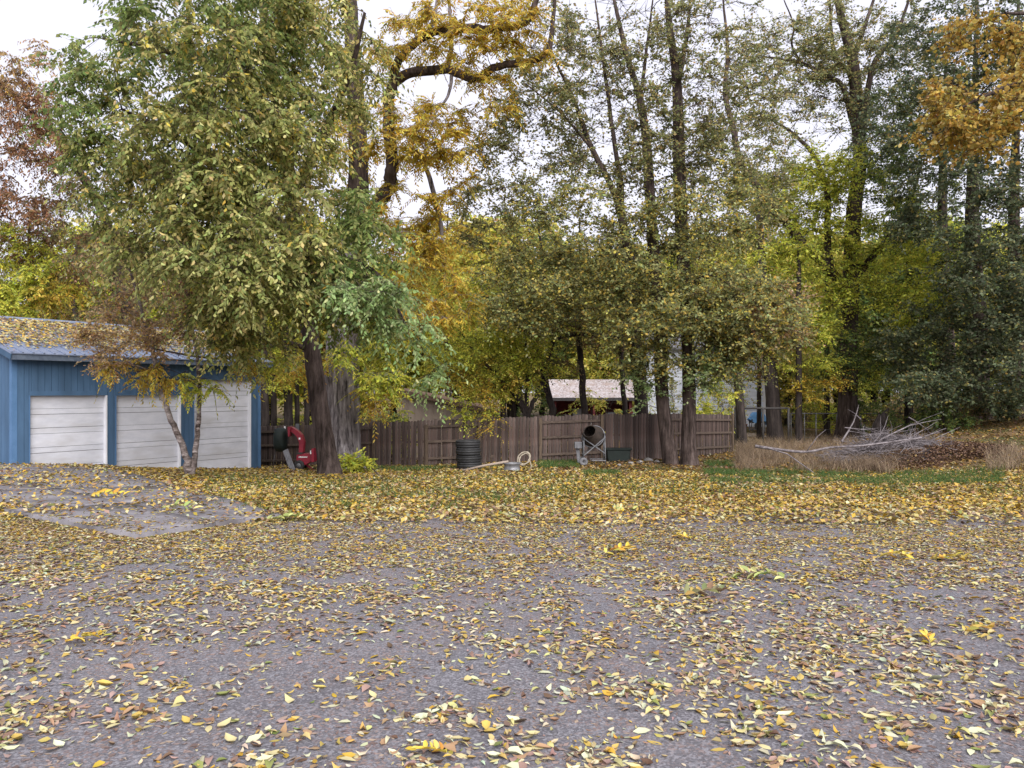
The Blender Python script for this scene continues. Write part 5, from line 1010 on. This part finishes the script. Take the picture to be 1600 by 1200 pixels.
# trodden leaf fragments, flat on the asphalt
x, y = (q.copy() for q in scatter(.4, 14, 400, R(43)))
_k3 = (R(44).random(len(x)) < np.clip(fbm(x * 1.1, y * .8, 81) * 2.6 - .75, .04, .85)) & (y < asphalt_edge(x)); xf, yf = x[_k3], y[_k3]; m_ = len(xf); r4 = R(45)
zf = surf_z(xf, yf) + .0008 + r4.uniform(0, .002, m_); af = r4.uniform(0, 6.28, m_); df = np.stack([np.cos(af), np.sin(af), r4.normal(0, .03, m_)], 1)
Vf, Qf, kf = leaf_arrays(np.column_stack([xf, yf, zf]), df, np.tile([0, 0, 1.], (m_, 1)), r4.uniform(.012, .055, m_), r4.uniform(.2, .65, m_), False, .04)
Vf[:, :2] += r4.normal(0, .004, (len(Vf), 2)); Vf[:, 2] = np.maximum(Vf[:, 2], np.repeat(zf, 4))
cf = np.array([(.20, .145, .13), (.27, .20, .18), (.15, .105, .095), (.33, .25, .19)])[r4.choice(4, m_)] * r4.uniform(.75, 1.15, (m_, 1))
tag(link('leaf_fragments', np_mesh('leaf_fragments', Vf, [Qf], M['litter'], np.repeat(cf, 4, 0))), 'flat trodden brownish pink leaf fragments on the asphalt', 'leaves', kind='stuff')
x, y = _nx, _ny
# the 300 that show largest: one object each, meshes shared by kind
KN = [('cream yellow', (.55, .48, .25)), ('pale green white', (.56, .57, .38)), ('golden yellow', (.50, .36, .09)), ('tan brown', (.37, .23, .13)), ('dusty pink brown', (.33, .21, .175)), ('olive green', (.21, .23, .07))]
lk = []
for nm, c in KN:
    row = []
    for v in range(6):
        a = R(900 + v + len(lk) * 10); fl = v < 2; V, Q = leaf_curl(np.zeros((1, 3)), np.zeros(1), np.ones(1), np.array([a.uniform(.38, .56)]), np.array([a.normal(0, .12) if fl else a.normal(.4, .45)]), np.array([a.normal(0, .12) if fl else a.normal(.5, .45)]), np.array([0 if fl else a.normal(0, .10)]), np.array([0 if fl else a.normal(0, .2)]), a)
        row.append(np_mesh('fallen_leaf', V, [Q], M['litter'], np.tile(np.array(c) * a.uniform(.85, 1.12), (12, 1)), smooth=True))
    lk.append(row)
for i in top:
    k = int(rg.choice(6, p=[.34, .22, .12, .14, .13, .05])); o = link('fallen_leaf', lk[k][int(rg.integers(6))], None, (x[i], y[i], z[i]), (0, 0, ang[i])); o.scale = (ln[i],) * 3
    tag(o, '%s fallen leaf lying on the bare asphalt' % KN[k][0], 'leaf', '%s leaves on the asphalt' % KN[k][0])
# middle and far field
VV, QQ, CC, off = [], [], [], 0
for y0, y1, per, sc in ((12, 18, 440, 1.28), (18, 26, 270, 1.48), (26, 38, 110, 1.7), (38, 60, 22, 2.4)):
    x, y = scatter(y0, y1, per, rg, .72); k = (rg.random(len(x)) < dens(x, y) * .8) & ~in_garage(x, y); x, y = x[k], y[k]; n = len(x); ln = rg.uniform(.05, .10, n) * sc; a = rg.uniform(0, 2 * np.pi, n)
    pos = np.column_stack([x, y, surf_z(x, y) + rg.uniform(.003, .03, n)]); d = np.stack([np.cos(a), np.sin(a), rg.normal(.05, .28, n)], 1); nn = nz(np.stack([rg.normal(0, .4, n), rg.normal(0, .4, n), np.ones(n)], 1))
    V, Q, kk = leaf_arrays(pos, d, nn, ln, rg.uniform(.38, .6, n), False, .5); V[:, 2] += np.repeat(np.maximum(-(d[:, 2]) * ln, 0), 4)
    gold = np.clip(.5 + .6 * np.clip((y - 12) / 4, 0, 1), 0, 1) * np.clip(fbm(x * .3, y * .3, 61) * 2.2, .45, 1)
    brown = (y > 27) & (x > 1.5); c = litter_cols(n, rg, gold) * np.clip(.62 + .5 * fbm(x * .5, y * .5, 63), .6, 1.0)[:, None] * np.array([1, .97, .85]); c[brown] = c[brown] * np.array([.62, .55, .6])
    VV.append(V); QQ.append(Q + off); off += len(V); CC.append(np.repeat(c, 4, 0))
tag(link('leaf_carpet', np_mesh('leaf_carpet', np.vstack(VV), [np.vstack(QQ)], M['litter'], np.vstack(CC))), 'thick carpet of golden and brown fallen leaves over the grass', 'leaves', kind='stuff')
# leaves on the garage roof
n = 9000; t_ = rg.uniform(T0 - .2, T1 + .25, n); s_ = rg.uniform(.02, .99, n) ** .8; cov = np.clip(fbm(t_ * .8, s_ * 3, 71) * 1.5 - .35 + s_ * .75, 0, 1) * np.clip((s_ - .06) * 6, .12, 1); k = rg.random(n) < cov; t_, s_ = t_[k], s_[k]; n = len(t_)
pos = np.array([roofpt(a, b, .045) for a, b in zip(t_, s_)]); a = rg.uniform(0, 6.28, n); sl = np.array([*(-gn * 4.0), 1.3]); sl = sl / np.linalg.norm(sl); e1 = np.array([*gd, 0]); rn = np.cross(e1, sl); rn = rn * np.sign(rn[2])
d = np.cos(a)[:, None] * e1 + np.sin(a)[:, None] * sl + rg.normal(.06, .12, (n, 1)) * rn; V, Q, kk = leaf_arrays(pos, d, rn + rg.normal(0, .25, (n, 3)), rg.uniform(.09, .17, n), rg.uniform(.4, .6, n), False, .4)
tag(link('roof_leaves', np_mesh('roof_leaves', V, [Q], M['litter'], np.repeat(litter_cols(n, rg, .85), 4, 0))), 'golden leaves drifted across the blue metal garage roof', 'leaves', kind='stuff')
# brown leaf pile at the right
c = ground_at(1490, 722); n = 9000; a = rg.uniform(0, 6.28, n); r = np.sqrt(rg.random(n)); x = c[0] + r * np.cos(a) * (2.2 + 1.2 * vnoise(a * 1.6, a * 0, 3)); y = c[1] + 1.4 + r * np.sin(a) * (1.3 + .9 * vnoise(a * 1.9, a * 0, 7)); z = gz(x, y) + .42 * (1 - r ** 2) * (.75 + .5 * fbm(x * 2, y * 2, 9)) * rg.uniform(.8, 1, n) + .01
aa = rg.uniform(0, 6.28, n); d = np.stack([np.cos(aa), np.sin(aa), rg.normal(0, .4, n)], 1); V, Q, kk = leaf_arrays(np.column_stack([x, y, z]), d, rg.normal(0, .6, (n, 3)) + [0, 0, 1], rg.uniform(.07, .125, n), rg.uniform(.45, .65, n), False, .5)
pc = np.array([(.10, .055, .035), (.16, .09, .055), (.07, .04, .03), (.30, .20, .08), (.2, .12, .08)])[rg.choice(5, n, p=[.34, .3, .2, .06, .1])]
tag(link('leaf_pile', np_mesh('leaf_pile', V, [Q], M['litter'], np.repeat(pc, 4, 0))), 'heap of dark brown leaves at the end of the brush pile', 'leaves', kind='stuff')
# fallen fronds that stand out on the asphalt
def frond(px, py, L, ang, pal_, lab, seed):
    p = ground_at(px, py); a = R(seed); p[2] = float(surf_z(np.array([p[0]]), np.array([p[1]]))[0]); n = 15; d = np.array([math.cos(ang), math.sin(ang), 0]); s = np.array([-d[1], d[0], 0])
    root = empty('fallen_frond', p, lab, 'frond'); tt = np.linspace(-.5, .5, 9)
    st = [p + d * L * t_ + [0, 0, .05 * (1 - (2 * t_) ** 2) * L * 2 + .012] for t_ in tt]; MB().tube(st, np.linspace(.004, .0015, 9), 5).build('stalk', M['pole'], root)
    me_ = {}
    for i in range(n):
        t_ = -.42 + .9 * (i // 2) / (n // 2); sgn = 1 if i % 2 else -1; q = p + d * L * t_ + [0, 0, .05 * (1 - (2 * t_) ** 2) * L * 2 + .014]; dd = nz(d * .6 + s * sgn * (.85 if i < n - 1 else 0) + [0, 0, a.normal(.28, .3)])
        V, Q, kk = leaf_arrays(q[None], dd[None], nz(np.array([[a.normal(0, .5), a.normal(0, .5), 1]])), np.array([L * a.uniform(.24, .32)]), np.array([.4]), True, .5); c_ = pal_cols(pal_, 1, a, .1)
        V[:, 2] = np.maximum(V[:, 2], p[2] + .004)
        link('leaflet', np_mesh('leaflet', V - p, [Q], M['litter'], np.repeat(c_, 6, 0)), root)
frond(965, 868, .42, .5, 'gold', 'bright yellow frond lying alone on the open asphalt', 501)
frond(1190, 908, .50, 2.7, 'pale', 'yellow green frond with a raised tip on the asphalt', 502)
frond(1100, 936, .42, .1, 'dull', 'dark olive frond lying flat near the yellow green frond', 503)
frond(1068, 845, .30, 2.2, 'gold', 'small bright yellow frond beyond the lone yellow one', 504)
frond(1395, 876, .40, .2, 'gold', 'golden frond among pale leaves toward the brush pile side', 505)
frond(1478, 880, .38, .0, 'gold', 'golden frond lying beside another golden frond', 506)
frond(1525, 993, .26, .3, 'orange', 'orange yellow frond lying on asphalt among cream leaves', 507)
frond(1450, 1008, .24, 1.2, 'gold', 'upright yellow frond tangled in a heap of cream leaves', 508)
frond(445, 816, .60, .3, 'pale', 'large yellow green frond at the corner of the concrete apron', 509)
frond(275, 803, .55, .1, 'pale', 'yellowish frond lying on the concrete apron', 510)
frond(165, 782, .6, .2, 'gold', 'golden frond lying on the concrete apron near the garage', 511)
frond(130, 1008, .26, .7, 'gold', 'single mustard yellow frond on the dark asphalt with few leaves', 512)
frond(970, 800, .45, .2, 'pale', 'yellow frond at the edge where asphalt meets leaf carpet', 513)
frond(680, 1190, .20, 2.8, 'gold', 'mustard yellow frond nearest to the bare patch of asphalt', 514)
